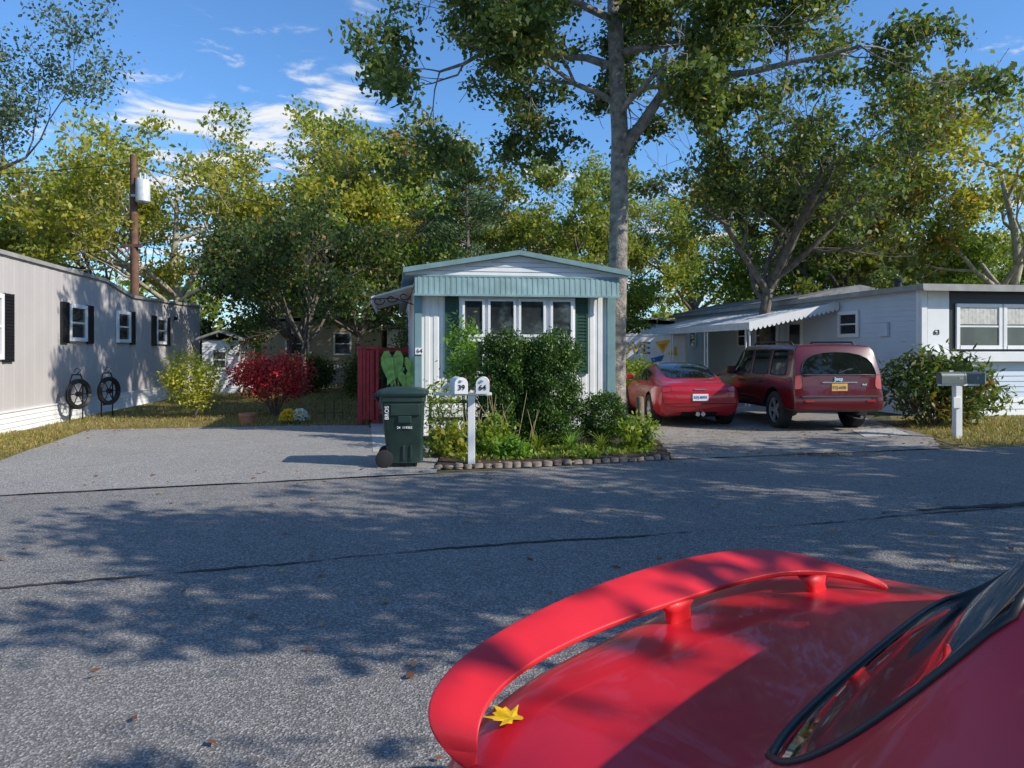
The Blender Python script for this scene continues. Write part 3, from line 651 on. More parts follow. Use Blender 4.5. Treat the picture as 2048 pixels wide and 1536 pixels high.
wire((UP[0],UP[1],9.1),(-40,26,9),1); wire((UP[0],UP[1],5.8),(-40,27,5),1); wire((UP[0],UP[1],9.0),(10,44,8),1.6); wire((UP[0],UP[1],5.9),(0,30,4.5),.9)

# ---------------------------------------------------------------- shrubs
def shrub(name,loc,rx,ry,z0,z1,n,size,m,seed,label,k=60,sig=.16,aspect=.6,droop=0,stems=6,A=None,cone=0,cat='shrub',shell=.5,sq=2.0):
    rng=np.random.default_rng(seed); e=empty(name,loc,0,label,cat); cs=[]
    while len(cs)<k:
        q=rng.uniform(-1,1,3); r=(abs(q[0])**2+abs(q[1])**2)**(sq/2)+abs(q[2])**sq
        if r<1 and r>shell**sq:
            t=(q[2]+1)/2; w=1-cone*t; cs.append((q[0]*rx*w,q[1]*ry*w,z0+(z1-z0)*t))
    cs=np.array(cs); i=rng.integers(0,k,n); C=cs[i]+rng.normal(size=(n,3))*sig; C[:,2]=np.clip(C[:,2],.04,None)
    csd=rng.uniform(0,1,k); sh=.5*csd[i]+.5*rng.uniform(0,1,n)
    AA=np.tile(A,(n,1))+rng.normal(size=(n,3))*.5 if A else None
    mb=MB()
    for j in range(stems):
        c=cs[j*(k//stems)]; mb.tube([(c[0]*.08,c[1]*.08,0),(c[0]*.4,c[1]*.4,c[2]*.5),tuple(c)],[.018,.013,.006],5,cap=False)
    mb.build('stem',M['barkd'],e); leaves('foliage',C,size,m,e,rng,aspect=aspect,shade=sh,droop=droop,A=AA); return e
shrub('yellow_shrub',(-7.5,17.6,0),.62,.55,.35,1.55,3600,.075,L_yel,1,'loose yellow green shrub beside the lawn',70,.11)
shrub('burning_bush',(-5.75,18.2,0),.95,.85,.5,1.4,5500,.075,L_crim,2,'bright crimson burning bush with bare lower stems',80,.14,stems=20,shell=.3)
arb=dict(cone=.10,aspect=.5,A=(0,0,.8),cat='evergreen shrub',sq=3.0,shell=.4)
for i,(x,y,rx,zz,nn) in enumerate(((-.12,12.3,.46,1.86,28000),(.68,12.3,.48,1.90,30000),(.28,12.5,.34,1.72,14000))):
    shrub('arborvitae',(x,y,0),rx,rx,.03,zz,nn,.045,L_arb,10+i,'dense upright rounded arborvitae in the garden bed',300,.06,**arb)
shrub('boxwood',(1.52,12.6,0),.44,.42,.06,.86,13000,.036,L_arb,20,'small rounded boxwood at the bed corner',260,.04,shell=.4,cat='evergreen shrub',sq=2.6)
shrub('nandina',(-.78,12.7,0),.26,.22,.9,2.1,1500,.11,L_lime,22,'tall feathery nandina before the window',40,.11,aspect=.3,droop=.4,stems=5,shell=.1)
shrub('nandina',(-1.1,12.0,0),.3,.25,.2,1.2,900,.08,L_green,23,'thin twiggy shrub before the skirting',26,.1,aspect=.35,stems=7,shell=.1)
shrub('garden_plant',(-1.0,11.2,0),.22,.2,.02,.45,500,.12,L_olive,24,'low leafy plant near the mailbox post',16,.08,stems=5,cat='plant')
shrub('garden_plant',(-.3,11.5,0),.3,.25,.02,.55,900,.09,L_green,46,'leafy green perennial behind the mailbox post',26,.09,stems=6,cat='plant')
shrub('garden_plant',(.06,10.9,0),.24,.18,.02,.24,400,.10,L_lime,25,'lime green perennial at bed front',14,.07,stems=4,cat='plant')
shrub('garden_plant',(1.0,10.95,0),.25,.15,.02,.12,260,.07,L_green,45,'tiny green seedlings in the mulch',14,.06,stems=3,cat='plant')
shrub('garden_plant',(2.0,12.0,0),.25,.22,.03,.5,700,.08,L_green,47,'leafy green perennial near the wooden post',22,.09,stems=5,cat='plant')
shrub('rhododendron',(8.75,15.6,0),1.1,.75,.15,1.5,3000,.17,L_maple,27,'rhododendron with long dark leaves before the home',80,.14,aspect=.3,stems=14,droop=.2)
shrub('rhododendron',(9.5,15.9,0),.8,.6,.1,1.3,2000,.17,L_oak,28,'loose rhododendron before the blue gray home',60,.14,aspect=.3,stems=8,droop=.2)
shrub('evergreen_shrub',(-2.7,21.5,0),.8,1.2,.2,2.5,10000,.09,L_maple,29,'dark evergreen shrub beside the deck',120,.15,shell=.2)
shrub('hedge_shrub',(-4.6,25,0),1.0,.8,.1,1.4,7000,.1,L_maple,30,'dark green shrub at the lawn end',90,.15)
shrub('hedge_shrub',(-7.6,28,0),.9,.7,.1,1.3,7000,.1,L_maple,31,'dark green shrub behind the lawn',90,.15)
shrub('cedar_shrub',(-13.6,31,0),.6,.6,.2,3.4,5000,.12,L_pine,32,'narrow upright cedar behind the gray home',90,.13,cone=.7,shell=.1)
shrub('cedar_shrub',(-12.8,31.5,0),.5,.5,.2,3.0,4000,.12,L_pine,33,'narrow upright cedar behind the gray home',90,.13,cone=.7,shell=.1)
shrub('hedge_shrub',(3.1,19.5,0),.8,.8,.1,1.3,5000,.1,L_green,34,'green shrub beside the oak trunk',70,.14)
for (x,y,rr,hh,sd) in ((.9,11.4,.40,.45,1),(1.35,11.35,.34,.42,2),(-.55,11.6,.3,.45,3),(1.85,11.7,.3,.4,4),(-.35,11.1,.2,.32,5),(.4,11.5,.34,.42,6)):
    e=empty('daylily',(x,y,0),0,'arching clump of daylily leaves in the bed','plant'); rnd=random.Random(sd); mb=MB()
    for k in range(70):
        az=rnd.uniform(0,6.28); l=hh*rnd.uniform(.6,1.1); o=rr*rnd.uniform(.3,1); w=.010
        px,py=-math.sin(az)*w,math.cos(az)*w; cx,cy=math.cos(az),math.sin(az); vs=[]
        for t in (0,.35,.7,1):
            q=o*t*t; z=l*(t*1.3-.55*t*t); ww=1-t*.8; vs+=[(cx*q+px*ww,cy*q+py*ww,z),(cx*q-px*ww,cy*q-py*ww,z)]
        mb.add(vs,[(0,1,3,2),(2,3,5,4),(4,5,7,6)])
    me=mb.build('leaf_blades',L_lime if sd%2 else L_green,e,fix=False)
    at=me.data.attributes.new('shade','FLOAT','FACE'); at.data.foreach_set('value',[rnd.random() for _ in me.data.polygons])
e=empty('dry_stems',(-.15,11.6,0),0,'dry tan flower stalks in the garden bed','plant'); mb=MB(); rnd=random.Random(4)
for k in range(26):
    x=rnd.uniform(-.5,.5); mb.tube([(x,0,0),(x+rnd.uniform(-.1,.1),0,.4),(x+rnd.uniform(-.2,.2),rnd.uniform(-.1,.1),rnd.uniform(.6,.95))],[.006,.005,.003],4)
mb.build('stalks',mat('dry_stalk',(.4,.32,.16),.8),e)
e=empty('flower_pot',(-5.62,15.95,0),0,'terracotta pot on the driveway edge','flower pot'); mb=MB(); mb.lathe([(0,.13),(.2,.17),(.2,.19),(.26,.19),(.26,.165),(.22,.16)],20,cap=True); mb.build('pot',M['terra'],e,True,40)
for x,y,sd,mm in ((-4.85,16.3,1,1),(-4.62,16.35,2,0)):
    rng=np.random.default_rng(sd); n=1500; q=rng.normal(size=(n,3)); q/=np.linalg.norm(q,axis=1)[:,None]; q[:,2]=abs(q[:,2])
    C=q*np.array([.2,.2,.24])*rng.uniform(.85,1.05,(n,1))+[0,0,.08]
    e=empty('chrysanthemum',(x,y,0),0,('white' if mm==0 else 'yellow')+' chrysanthemum cushion at the driveway edge','flowers')
    leaves('blossoms',C,.035,L_mum,e,rng,aspect=.9,shade=(rng.uniform(.7,1,n) if mm==0 else rng.uniform(0,.35,n)))
    leaves('foliage',C*[.95,.95,.85],.05,L_green,e,rng)
e=empty('wire_border_fence',(-4.35,16.6,0),.3,'small black wire border fence by the flowers','fence'); mb=MB()
for k in range(3): mb.tube([(k*.2+.1-.09*math.cos(t),0,.45+.09*math.sin(t)) if 0<t<math.pi else (k*.2+(.01 if t<=0 else .19),0,0) for t in (-.1,.001,.5,1,1.57,2.1,2.6,3.14,3.3)],.005,5)
mb.tube([(0,0,.2),(.6,0,.2)],.005,4); mb.build('wire_hoops',M['black'],e)

# ---------------------------------------------------------------- street furniture
def rrect(w,d,r,z,cx=0,cy=0,n=4):
    o=[]
    for sx,sy,a0 in ((1,1,0),(-1,1,90),(-1,-1,180),(1,-1,270)):
        for k in range(n+1):
            a=R(a0+90*k/n); o.append((cx+sx*(w/2-r)+r*math.cos(a),cy+sy*(d/2-r)+r*math.sin(a),z))
    return o
tb=empty('trash_bin',(-1.5,10.35,.018),R(6),'dark green wheeled trash bin with closed lid at the driveway','trash bin')
mb=MB(); mb.rings([rrect(.48,.50,.05,.06,.03),rrect(.49,.51,.05,.3,.03),rrect(.50,.53,.05,.32,.02),rrect(.58,.60,.06,.88,0),rrect(.62,.63,.06,.89,0),rrect(.62,.63,.06,.97,0)]); mb.build('bin_body',M['bin'],tb,True,30)
mb=MB(); mb.rings([rrect(.68,.68,.06,.97,.0),rrect(.69,.69,.06,1.0,0),rrect(.66,.66,.08,1.03,0),rrect(.45,.45,.1,1.065,0),rrect(.2,.2,.08,1.075,0)]); mb.box(-.37,-.30,-.28,.28,.955,1.0); mb.build('lid',M['bin'],tb,True,30)
mb=MB(); mb.tube([(-.31,-.22,.9),(-.38,-.22,.94),(-.38,.22,.94),(-.31,.22,.9)],.018,8); mb.build('handle',M['blackp'],tb,True)
mb=MB(); mb.box(-.16,.23,-.315,-.27,.70,.86); mb.box(-.06,.12,-.318,-.262,.60,.699); mb.build('moulded_rib',M['bin'],tb,bevel=.012)
for x in (-.0,.1):
    mb=MB(); mb.box(x,x+.03,-.275,-.255,.10,.3); mb.build('moulded_foot',M['bin'],tb,bevel=.005)
for y in (-.29,.24):
    mb=MB(); mb.lathe([(0,.09),(.01,.12),(.045,.12),(.055,.09)],20,'y',(-.24,y,.12)); mb.build('wheel',M['tyre'],tb,True,40)
text('24  119362',.045,M['white'],tb,(.03,-.298,.54),(R(86),0,0)); text('BROS',.075,M['white'],tb,(-.205,-.300,.74),(R(86),R(-90),0))
def mailbox(parent,x,y,z,rot,m,num,numside=False):
    pr=[(-.085,0),(-.085,.13)]+[(.085*math.cos(a),.13+.085*math.sin(a)) for a in [math.pi-math.pi*k/10 for k in range(1,10)]]+[(.085,.13),(.085,0)]
    L2=.22 if numside else .24
    mb=MB(); mb.rings([[(px,yy,pz) for px,pz in pr] for yy in (-L2,L2)])
    mb.rings([[(px*1.06,yy,pz*1.04-.003) for px,pz in pr] for yy in (-L2-.022,-L2+.005)])
    o=mb.build('mailbox',M[m],parent,True,35,loc=(x,y,z),rot=(0,0,rot))
    f=MB(); f.box(.088,.094,-.12,-.1,.08,.24); f.box(.088,.094,-.12,-.04,.2,.24); f.build('flag',M['redwood'] if m=='white' else M['galv'],o)
    hd=MB(); hd.box(-.015,.015,-L2-.045,-L2-.022,.165,.19); hd.build('handle',M['galv'],o)
    if numside: text(num,.07,M['grayp'],o,(-.09,-.13,.10),(R(90),0,R(-90)),'box_number',.001)
    else: text(num,.10,M['black'],o,(0,-.268,.08),(R(90),0,0),'box_number')
    return o
p=empty('mailbox_post',(-.56,10.35,.02),R(3),'white wooden post carrying two white mailboxes','mailbox')
mb=MB(); mb.box(-.05,.05,-.05,.05,0,.95); mb.build('post',M['white'],p,bevel=.006)
mb=MB(); mb.box(-.50,.28,-.045,.045,.955,.99); mb.build('crossbar',M['whitew'],p,bevel=.004)
mailbox(p,-.18,0,.992,R(10),'white','39'); mailbox(p,.16,0,.992,R(-2),'white','64')
p=empty('mailbox_post',(8.07,13.6,0),R(4),'white post carrying two gray green mailboxes','mailbox')
mb=MB(); mb.box(-.06,.06,-.06,.06,0,.95); mb.box(-.12,.02,-.08,-.06,.55,.75); mb.build('post',M['white'],p,bevel=.006)
mb=MB(); mb.box(-.34,.40,-.05,.05,.953,.985); mb.build('crossbar',M['whitew'],p)
mailbox(p,-.12,0,.988,R(90),'gmetal','34',True); mailbox(p,.28,.05,.988,R(50),'gmetal','7',True)
e=empty('wooden_post',(2.25,13.2,0),0,'short weathered wooden post at the bed corner','post'); mb=MB(); mb.tube([(0,0,0),(.01,0,.4),(0,0,.74),(0,0,.78)],[.075,.07,.072,.055],12); mb.build('post',M['wood'],e,True,50)
e=empty('wooden_rail',(-1.45,12.9,0),A9,'low weathered wooden rail before the skirting','fence'); mb=MB(); mb.box(0,1.0,-.02,.02,.38,.44); mb.box(0,1.0,-.02,.02,.68,.74); mb.box(.02,.07,.02,.06,0,.8); mb.box(.9,.95,.02,.06,0,.8); mb.build('rail',M['wood'],e)

# ---------------------------------------------------------------- vehicles
def loop_tubes(gf,V,rad,name,ob):
    cnt={}
    for f in gf:
        for a,b2 in zip(f,f[1:]+f[:1]): e2=(min(a,b2),max(a,b2)); cnt[e2]=cnt.get(e2,0)+1
    adj={}
    for (a,b2),c in cnt.items():
        if c==1: adj.setdefault(a,[]).append(b2); adj.setdefault(b2,[]).append(a)
    if not adj: return
    start=next(iter(adj)); path=[start]; prev=None; cur=start
    while True:
        nx=[q for q in adj[cur] if q!=prev]
        if not nx: break
        prev,cur=cur,nx[0]; path.append(cur)
        if cur==start or len(path)>3000: break
    P=[V[q] for q in path]; Q=[P[0]]
    for q in P[1:]:
        if (q-Q[-1]).length>rad*.8: Q.append(q)
    if len(Q)>2: Q.append(Q[1])
    mb=MB(); mb.tube(Q,rad,8); mb.build(name,M['blackp'],ob,True)
def vehicle(secs,rin,fin,smat,rmat,fmat,arch,mats,parts,parent,seal=.012,sub=2,clev={},cring={},gcr=.93):
    nl=9; vs=[];fs=[];mi=[]; idx={}
    for s,sec in enumerate(secs):
        for l,(w,y,z) in enumerate(sec):
            for sd in (-1,1): idx[(s,l,sd)]=len(vs); vs.append((sd*w,y,z))
    ns=len(secs); CR={}
    def ce(a,b,v): k=(min(a,b),max(a,b)); CR[k]=max(CR.get(k,0),v)
    for l,v in clev.items():
        for s in range(ns-1):
            for sd in (-1,1): ce(idx[(s,l,sd)],idx[(s+1,l,sd)],v)
    for s,v in cring.items():
        s=s%ns
        for l in range(8):
            for sd in (-1,1): ce(idx[(s,l,sd)],idx[(s,l+1,sd)],v)
        ce(idx[(s,8,-1)],idx[(s,8,1)],v)
    for s in range(ns-1):
        for l in range(nl-1):
            for sd in (-1,1): fs.append((idx[(s,l,sd)],idx[(s+1,l,sd)],idx[(s+1,l+1,sd)],idx[(s,l+1,sd)])); mi.append(smat(s,l))
        fs.append((idx[(s,8,-1)],idx[(s+1,8,-1)],idx[(s+1,8,1)],idx[(s,8,1)])); mi.append(smat(s,8))
        fs.append((idx[(s,0,-1)],idx[(s+1,0,-1)],idx[(s+1,0,1)],idx[(s,0,1)])); mi.append(smat(s,-1))
    for s,inn,fm,bul in ((0,rin,rmat,-.03),(ns-1,fin,fmat,.04)):
        rows={}
        for r in range(1,8):
            if r==1: row=[idx[(s,1,-1)],idx[(s,0,-1)],idx[(s,0,1)],idx[(s,1,1)]]
            elif r==7: row=[idx[(s,7,-1)],idx[(s,8,-1)],idx[(s,8,1)],idx[(s,7,1)]]
            else:
                w,y,z=secs[s][r]; a=len(vs); vs+=[(-inn[r-2],y+bul,z),(inn[r-2],y+bul,z)]; row=[idx[(s,r,-1)],a,a+1,idx[(s,r,1)]]
            rows[r]=row
        for r in range(1,7):
            for c in range(3): fs.append((rows[r][c],rows[r][c+1],rows[r+1][c+1],rows[r+1][c])); mi.append(fm(r,c))
    em={}
    for f,m_ in zip(fs,mi):
        for a,b in zip(f,f[1:]+f[:1]): em.setdefault((min(a,b),max(a,b)),[]).append(m_)
    for k,l in em.items():
        if len(set(l))>1: CR[k]=max(CR.get(k,0),gcr if 1 not in l else .3)
    me=bpy.data.meshes.new('cage'); me.from_pydata(vs,[],fs); me.update()
    for m_ in mats: me.materials.append(m_)
    me.polygons.foreach_set('material_index',mi)
    bm=bmesh.new(); bm.from_mesh(me); bmesh.ops.recalc_face_normals(bm,faces=bm.faces); bm.to_mesh(me); bm.free()
    at=me.attributes.new('crease_edge','FLOAT','EDGE')
    for e in me.edges:
        a,b=e.vertices; at.data[e.index].value=CR.get((min(a,b),max(a,b)),0)
    o=bpy.data.objects.new('cage',me); COL.objects.link(o)
    sm=o.modifiers.new('s','SUBSURF'); sm.levels=sub; sm.render_levels=sub
    cut=None
    if arch:
        mb=MB()
        for y,r,w in arch:
            for sd in (-1,1):
                x0=sd*(w-.28); x1=sd*(w+.3); mb.lathe([(min(x0,x1),r),(max(x0,x1),r)],28,'x',(0,y,r-.05))
        cut=mb.build('cut',None,None)
        for m_ in mats: cut.data.materials.append(m_)
        cut.data.polygons.foreach_set('material_index',[1]*len(cut.data.polygons))
        bo=o.modifiers.new('b','BOOLEAN'); bo.operation='DIFFERENCE'; bo.object=cut; bo.solver='EXACT'
    dg=bpy.context.evaluated_depsgraph_get(); dg.update(); rm=bpy.data.meshes.new_from_object(o.evaluated_get(dg))
    bpy.data.objects.remove(o)
    if cut: bpy.data.objects.remove(cut)
    V=[v.co.copy() for v in rm.vertices]; by={}
    for p in rm.polygons: by.setdefault(p.material_index,[]).append(tuple(p.vertices))
    body=None
    for k,F in sorted(by.items()):
        name,split=parts[k]; groups=[F]
        if split:
            par={}
            def find(a):
                while par.setdefault(a,a)!=a: par[a]=par[par[a]]; a=par[a]
                return a
            for f in F:
                for v in f[1:]: par[find(v)]=find(f[0])
            gg={}
            for f in F: gg.setdefault(find(f[0]),[]).append(f)
            groups=list(gg.values())
        for gf in groups:
            used=sorted({v for f in gf for v in f}); mp={v:i for i,v in enumerate(used)}
            m2=bpy.data.meshes.new(name); m2.from_pydata([V[v] for v in used],[],[tuple(mp[v] for v in f) for f in gf]); m2.update()
            ob=mobj(name,m2,mats[k],parent,True,42)
            if k==0: body=ob
            if name=='window' and seal: loop_tubes(gf,V,seal,'window_seal',ob)
            if name=='tail_light': loop_tubes(gf,V,.006,'lamp_seal',ob)
    return body
def wheel(parent,x,y,r,w,sd,spokes=5,m='alloy'):
    mb=MB(); mb.lathe([(-w/2,r*.66),(-w/2,r*.9),(-w*.38,r*.98),(0,r),(w*.38,r*.98),(w/2,r*.9),(w/2,r*.66),(w*.3,r*.64),(-w*.3,r*.64)],36,'x',cap=False)
    mb.lathe([(-w*.3,r*.64),(-w*.28,.02)],36,'x') if sd>0 else mb.lathe([(w*.3,r*.64),(w*.28,.02)],36,'x')
    t=mb.build('wheel',M['tyre'],parent,True,40,loc=(x,y,r))
    mb=MB(); f=sd*w*.42
    mb.lathe([(f-.03*sd,r*.67),(f,r*.67),(f,r*.60),(f-.03*sd,r*.58)],36,'x',cap=False); mb.lathe([(f-.03*sd,r*.16),(f+.0,r*.14),(f+.004*sd,.01)],16,'x')
    for k in range(spokes):
        a=2*math.pi*k/spokes; c,s=math.cos(a),math.sin(a); vs=[]
        for q,hw in ((r*.1,.034),(r*.63,.045)):
            for ww in (-1,1):
                for dx in (0,-.03*sd): vs.append((f+dx-(.015*sd if q<r*.3 else 0),c*q-s*hw*ww,s*q+c*hw*ww))
        mb.add(vs,[(0,1,5,4),(2,6,7,3),(0,4,6,2),(1,3,7,5),(0,2,3,1),(4,5,7,6)])
    mb.build('rim',M[m],t,True,40)
    return t
PARTS={0:('body',False),1:('underbody',False),2:('window',True),3:('tail_light',True),4:('headlight',True),5:('bumper_trim',True)}
def suvsec(y,top=0,w=1,zt=1.72,belt=1.10):
    return [(.5,y,.40),(.74*w,y,.38),(.905*w,y,.47),(.925*w,y,.66),(.92*w,y,.95),(.89*w,y,belt),(.79*w,y+top,zt-.11),(.72*w,y+top,zt-.02),(.42,y+top,zt)]
secs=[[(.5,.10,.40),(.72,.06,.38),(.88,.02,.45),(.90,.0,.64),(.89,.05,.84),(.875,.07,1.12),(.80,.20,1.58),(.74,.24,1.67),(.42,.24,1.70)],
      [(.5,.3,.38),(.74,.22,.36),(.91,.10,.45),(.92,.08,.66),(.91,.11,.90),(.895,.13,1.12),(.805,.26,1.59),(.73,.29,1.685),(.42,.31,1.715)],
      suvsec(.42,.06),suvsec(1.12),suvsec(1.24),suvsec(1.98),suvsec(2.1,-.02),suvsec(2.72,-.06,zt=1.71),
      [(.5,3.05,.38),(.74,3.05,.36),(.9,3.05,.46),(.925,3.05,.66),(.92,3.05,.95),(.88,3.05,1.09),(.76,2.85,1.50),(.68,2.80,1.64),(.42,2.78,1.68)],
      [(.5,3.35,.38),(.74,3.35,.36),(.9,3.35,.46),(.925,3.35,.66),(.92,3.35,.93),(.87,3.35,1.07),(.76,3.38,1.13),(.68,3.40,1.15),(.42,3.42,1.17)],
      [(.5,4.3,.38),(.72,4.3,.36),(.88,4.3,.44),(.92,4.3,.66),(.91,4.3,.88),(.85,4.3,1.0),(.74,4.35,1.05),(.64,4.38,1.07),(.4,4.4,1.09)],
      [(.5,4.62,.38),(.66,4.6,.36),(.82,4.6,.44),(.86,4.62,.62),(.85,4.6,.8),(.80,4.58,.93),(.70,4.57,.99),(.60,4.57,1.01),(.38,4.57,1.02)]]
su=empty('parked_suv',(6.32,14.45,0),R(6),'maroon sport utility vehicle parked nose in on the driveway','car')
def sm(s,l):
    if l==5 and s in (2,4,6,7): return 2
    if l in (6,7,8) and s==8: return 2
    if l==1: return 5
    if l<=0: return 1
    return 0
def rm_(r,c):
    if r==5 and c==1: return 2
    if r==4 and c!=1: return 3
    if r in (1,): return 5
    return 0
def fm_(r,c): return 4 if (r==4 and c!=1) else (5 if r<=2 else 0)
MS=[M['maroon'],M['under'],M['cglass'],M['lamp'],M['hlamp'],mat('gray_cladding',(.05,.04,.042),.6)]
vehicle(secs,[.66,.68,.70,.76,.70],[.5,.5,.5,.5,.5],sm,rm_,fm_,[(.93,.45,.93),(3.66,.45,.93)],MS,PARTS,su,clev={5:.6,7:.6,6:.6,2:.4},cring={0:.8,-1:.4,9:.5},gcr=1.0)
for y in (.93,3.66):
    for sd in (-1,1): wheel(su,sd*.78,y,.385,.24,sd)
mb=MB(); mb.box(-.16,.16,-.03,-.005,.80,.95); pl=mb.build('licence_plate',M['yplate'],su,bevel=.004); pl.location=(0,.04,.0); text('FZJ-6605',.075,M['bluep'],pl,(0,-.033,.875),(R(90),0,0),'plate_number')
text('Jeep',.10,M['chrome'],su,(-.02,.015,1.04),(R(86),0,0),'badge',.006); text('4x4',.06,M['chrome'],su,(.5,.01,.93),(R(88),0,0),'badge',.006)
mb=MB(); mb.box(-.36,.36,-.0,.03,.965,.985); mb.build('tailgate_trim',M['chrome'],su,bevel=.004)
mb=MB(); mb.tube([(0,.05,1.15),(.2,.07,1.22),(.38,.09,1.24)],.012,5); mb.build('wiper',M['black'],su)
for sd in (-1,1):
    mb=MB(); mb.tube([(sd*.64,.60,1.69),(sd*.64,.70,1.76),(sd*.64,2.3,1.77),(sd*.64,2.4,1.70)],.018,6); mb.build('roof_rail',M['black'],su,True)
    mb=MB(); mb.rings([[(sd*(.90+dx),2.9+dy*.08,1.15+dz*.09) for dy,dz in ((-1,-1),(1,-1),(1,1),(-1,1))] for dx in (0,.2)]); mb.build('door_mirror',M['maroon'],su,bevel=.02)
    for y in (1.5,2.35):
        mb=MB(); mb.box(min(sd*.915,sd*.95),max(sd*.915,sd*.95),y,y+.18,.93,.96); mb.build('handle',M['maroon'],su,bevel=.005)
    mb=MB(); mb.box(min(sd*.915,sd*.94),max(sd*.915,sd*.94),1.45,3.1,.58,.63); mb.build('side_moulding',M['maroon'],su,bevel=.006)
    mb=MB(); mb.box(sd*.62-.09,sd*.62+.09,-.03,.03,.60,.63); mb.build('reflector',M['lamp'],su)
mb=MB(); mb.box(-.78,.78,-.035,.03,.69,.715); mb.build('bumper_step',MS[5],su,bevel=.004)
mb=MB(); mb.tube([(.45,.0,.3),(.45,.5,.3)],.035,10); mb.build('exhaust',M['chrome'],su)
cs=[[(.4,.16,.25),(.6,.12,.24),(.78,.06,.32),(.82,.0,.55),(.79,.02,.74),(.73,.07,.86),(.62,.14,.905),(.5,.16,.92),(.3,.17,.925)],
    [(.4,.4,.2),(.68,.3,.2),(.86,.24,.30),(.89,.22,.56),(.87,.25,.76),(.79,.28,.88),(.66,.30,.925),(.52,.32,.94),(.3,.33,.95)],
    [(.4,.6,.18),(.72,.6,.18),(.88,.6,.28),(.90,.6,.56),(.88,.6,.8),(.80,.6,.90),(.66,.55,.96),(.54,.52,.99),(.3,.5,1.0)],
    [(.4,1.2,.17),(.72,1.2,.17),(.85,1.2,.26),(.87,1.2,.55),(.87,1.2,.8),(.79,1.25,.92),(.66,1.25,1.1),(.55,1.2,1.20),(.3,1.2,1.235)],
    [(.4,1.8,.17),(.72,1.8,.17),(.84,1.8,.26),(.86,1.8,.55),(.86,1.8,.8),(.79,1.8,.92),(.65,1.75,1.18),(.54,1.7,1.275),(.3,1.7,1.31)],
    [(.4,2.2,.17),(.72,2.2,.17),(.84,2.2,.26),(.86,2.2,.55),(.86,2.2,.8),(.79,2.2,.92),(.65,2.1,1.19),(.54,2.1,1.28),(.3,2.1,1.31)],
    [(.4,2.7,.17),(.72,2.7,.17),(.85,2.7,.26),(.87,2.7,.55),(.86,2.7,.78),(.79,2.75,.88),(.68,2.7,.98),(.58,2.55,1.12),(.3,2.5,1.18)],
    [(.4,3.0,.17),(.72,3.0,.17),(.87,3.0,.26),(.89,3.0,.55),(.87,3.0,.76),(.78,3.0,.86),(.68,3.0,.89),(.55,2.95,.91),(.3,2.9,.93)],
    [(.4,3.7,.18),(.70,3.7,.18),(.86,3.6,.26),(.88,3.6,.5),(.84,3.6,.66),(.76,3.65,.74),(.6,3.7,.77),(.5,3.7,.79),(.3,3.7,.8)],
    [(.4,4.0,.22),(.5,3.98,.22),(.62,3.95,.28),(.66,3.98,.42),(.64,3.98,.52),(.6,3.97,.6),(.5,3.98,.63),(.4,4.0,.64),(.25,4.02,.65)]]
cp=empty('parked_coupe',(3.85,15.35,0),R(3),'crimson two door coupe parked on the driveway','car')
def sm2(s,l):
    if l in (7,8) and s in (2,3): return 2
    if l==5 and s in (3,4,5): return 2
    if l in (7,8) and s in (6,): return 2
    if l<=0: return 1
    return 0
def rm2(r,c): return 3 if (r==4 and c!=1) else (1 if r==1 and c==1 else 0)
vehicle(cs,[.5,.54,.60,.60,.5],[.4,.4,.4,.4,.35],sm2,rm2,lambda r,c:4 if (r==5 and c!=1) else 0,[(.8,.385,.88),(3.2,.385,.88)],[M['coupe'],M['under'],M['cglass'],M['lamp'],M['hlamp'],M['blackp']],PARTS,cp,clev={5:.3},cring={0:.4})
for y in (.8,3.2):
    for sd in (-1,1): wheel(cp,sd*.765,y,.33,.25,sd,7)
mb=MB(); mb.box(-.16,.16,-.04,-.005,.56,.70); pl=mb.build('licence_plate',M['white'],cp,bevel=.004); text('KFJ-8093',.075,M['bluep'],pl,(0,-.043,.63),(R(90),0,0),'plate_number')
mb=MB(); mb.tube([(-.74,.01,.50),(-.4,-.035,.50),(.4,-.035,.50),(.74,.01,.50)],.007,5); mb.build('bumper_seam',M['black'],cp)
mb=MB(); mb.box(-.12,.12,-.015,.02,.78,.80); mb.build('badge',M['chrome'],cp,bevel=.004)
for sd in (-1,1):
    mb=MB(); mb.lathe([(-.03,.045),(.2,.045)],14,'y',(sd*.055,.0,.29)); mb.build('exhaust',M['chrome'],cp,True,40)
    mb=MB(); mb.rings([[(sd*(.86+dx),2.45+dy*.07,.98+dz*.06) for dy,dz in ((-1,-1),(1,-1),(1,1),(-1,1))] for dx in (0,.17)]); mb.build('door_mirror',M['coupe'],cp,bevel=.02)
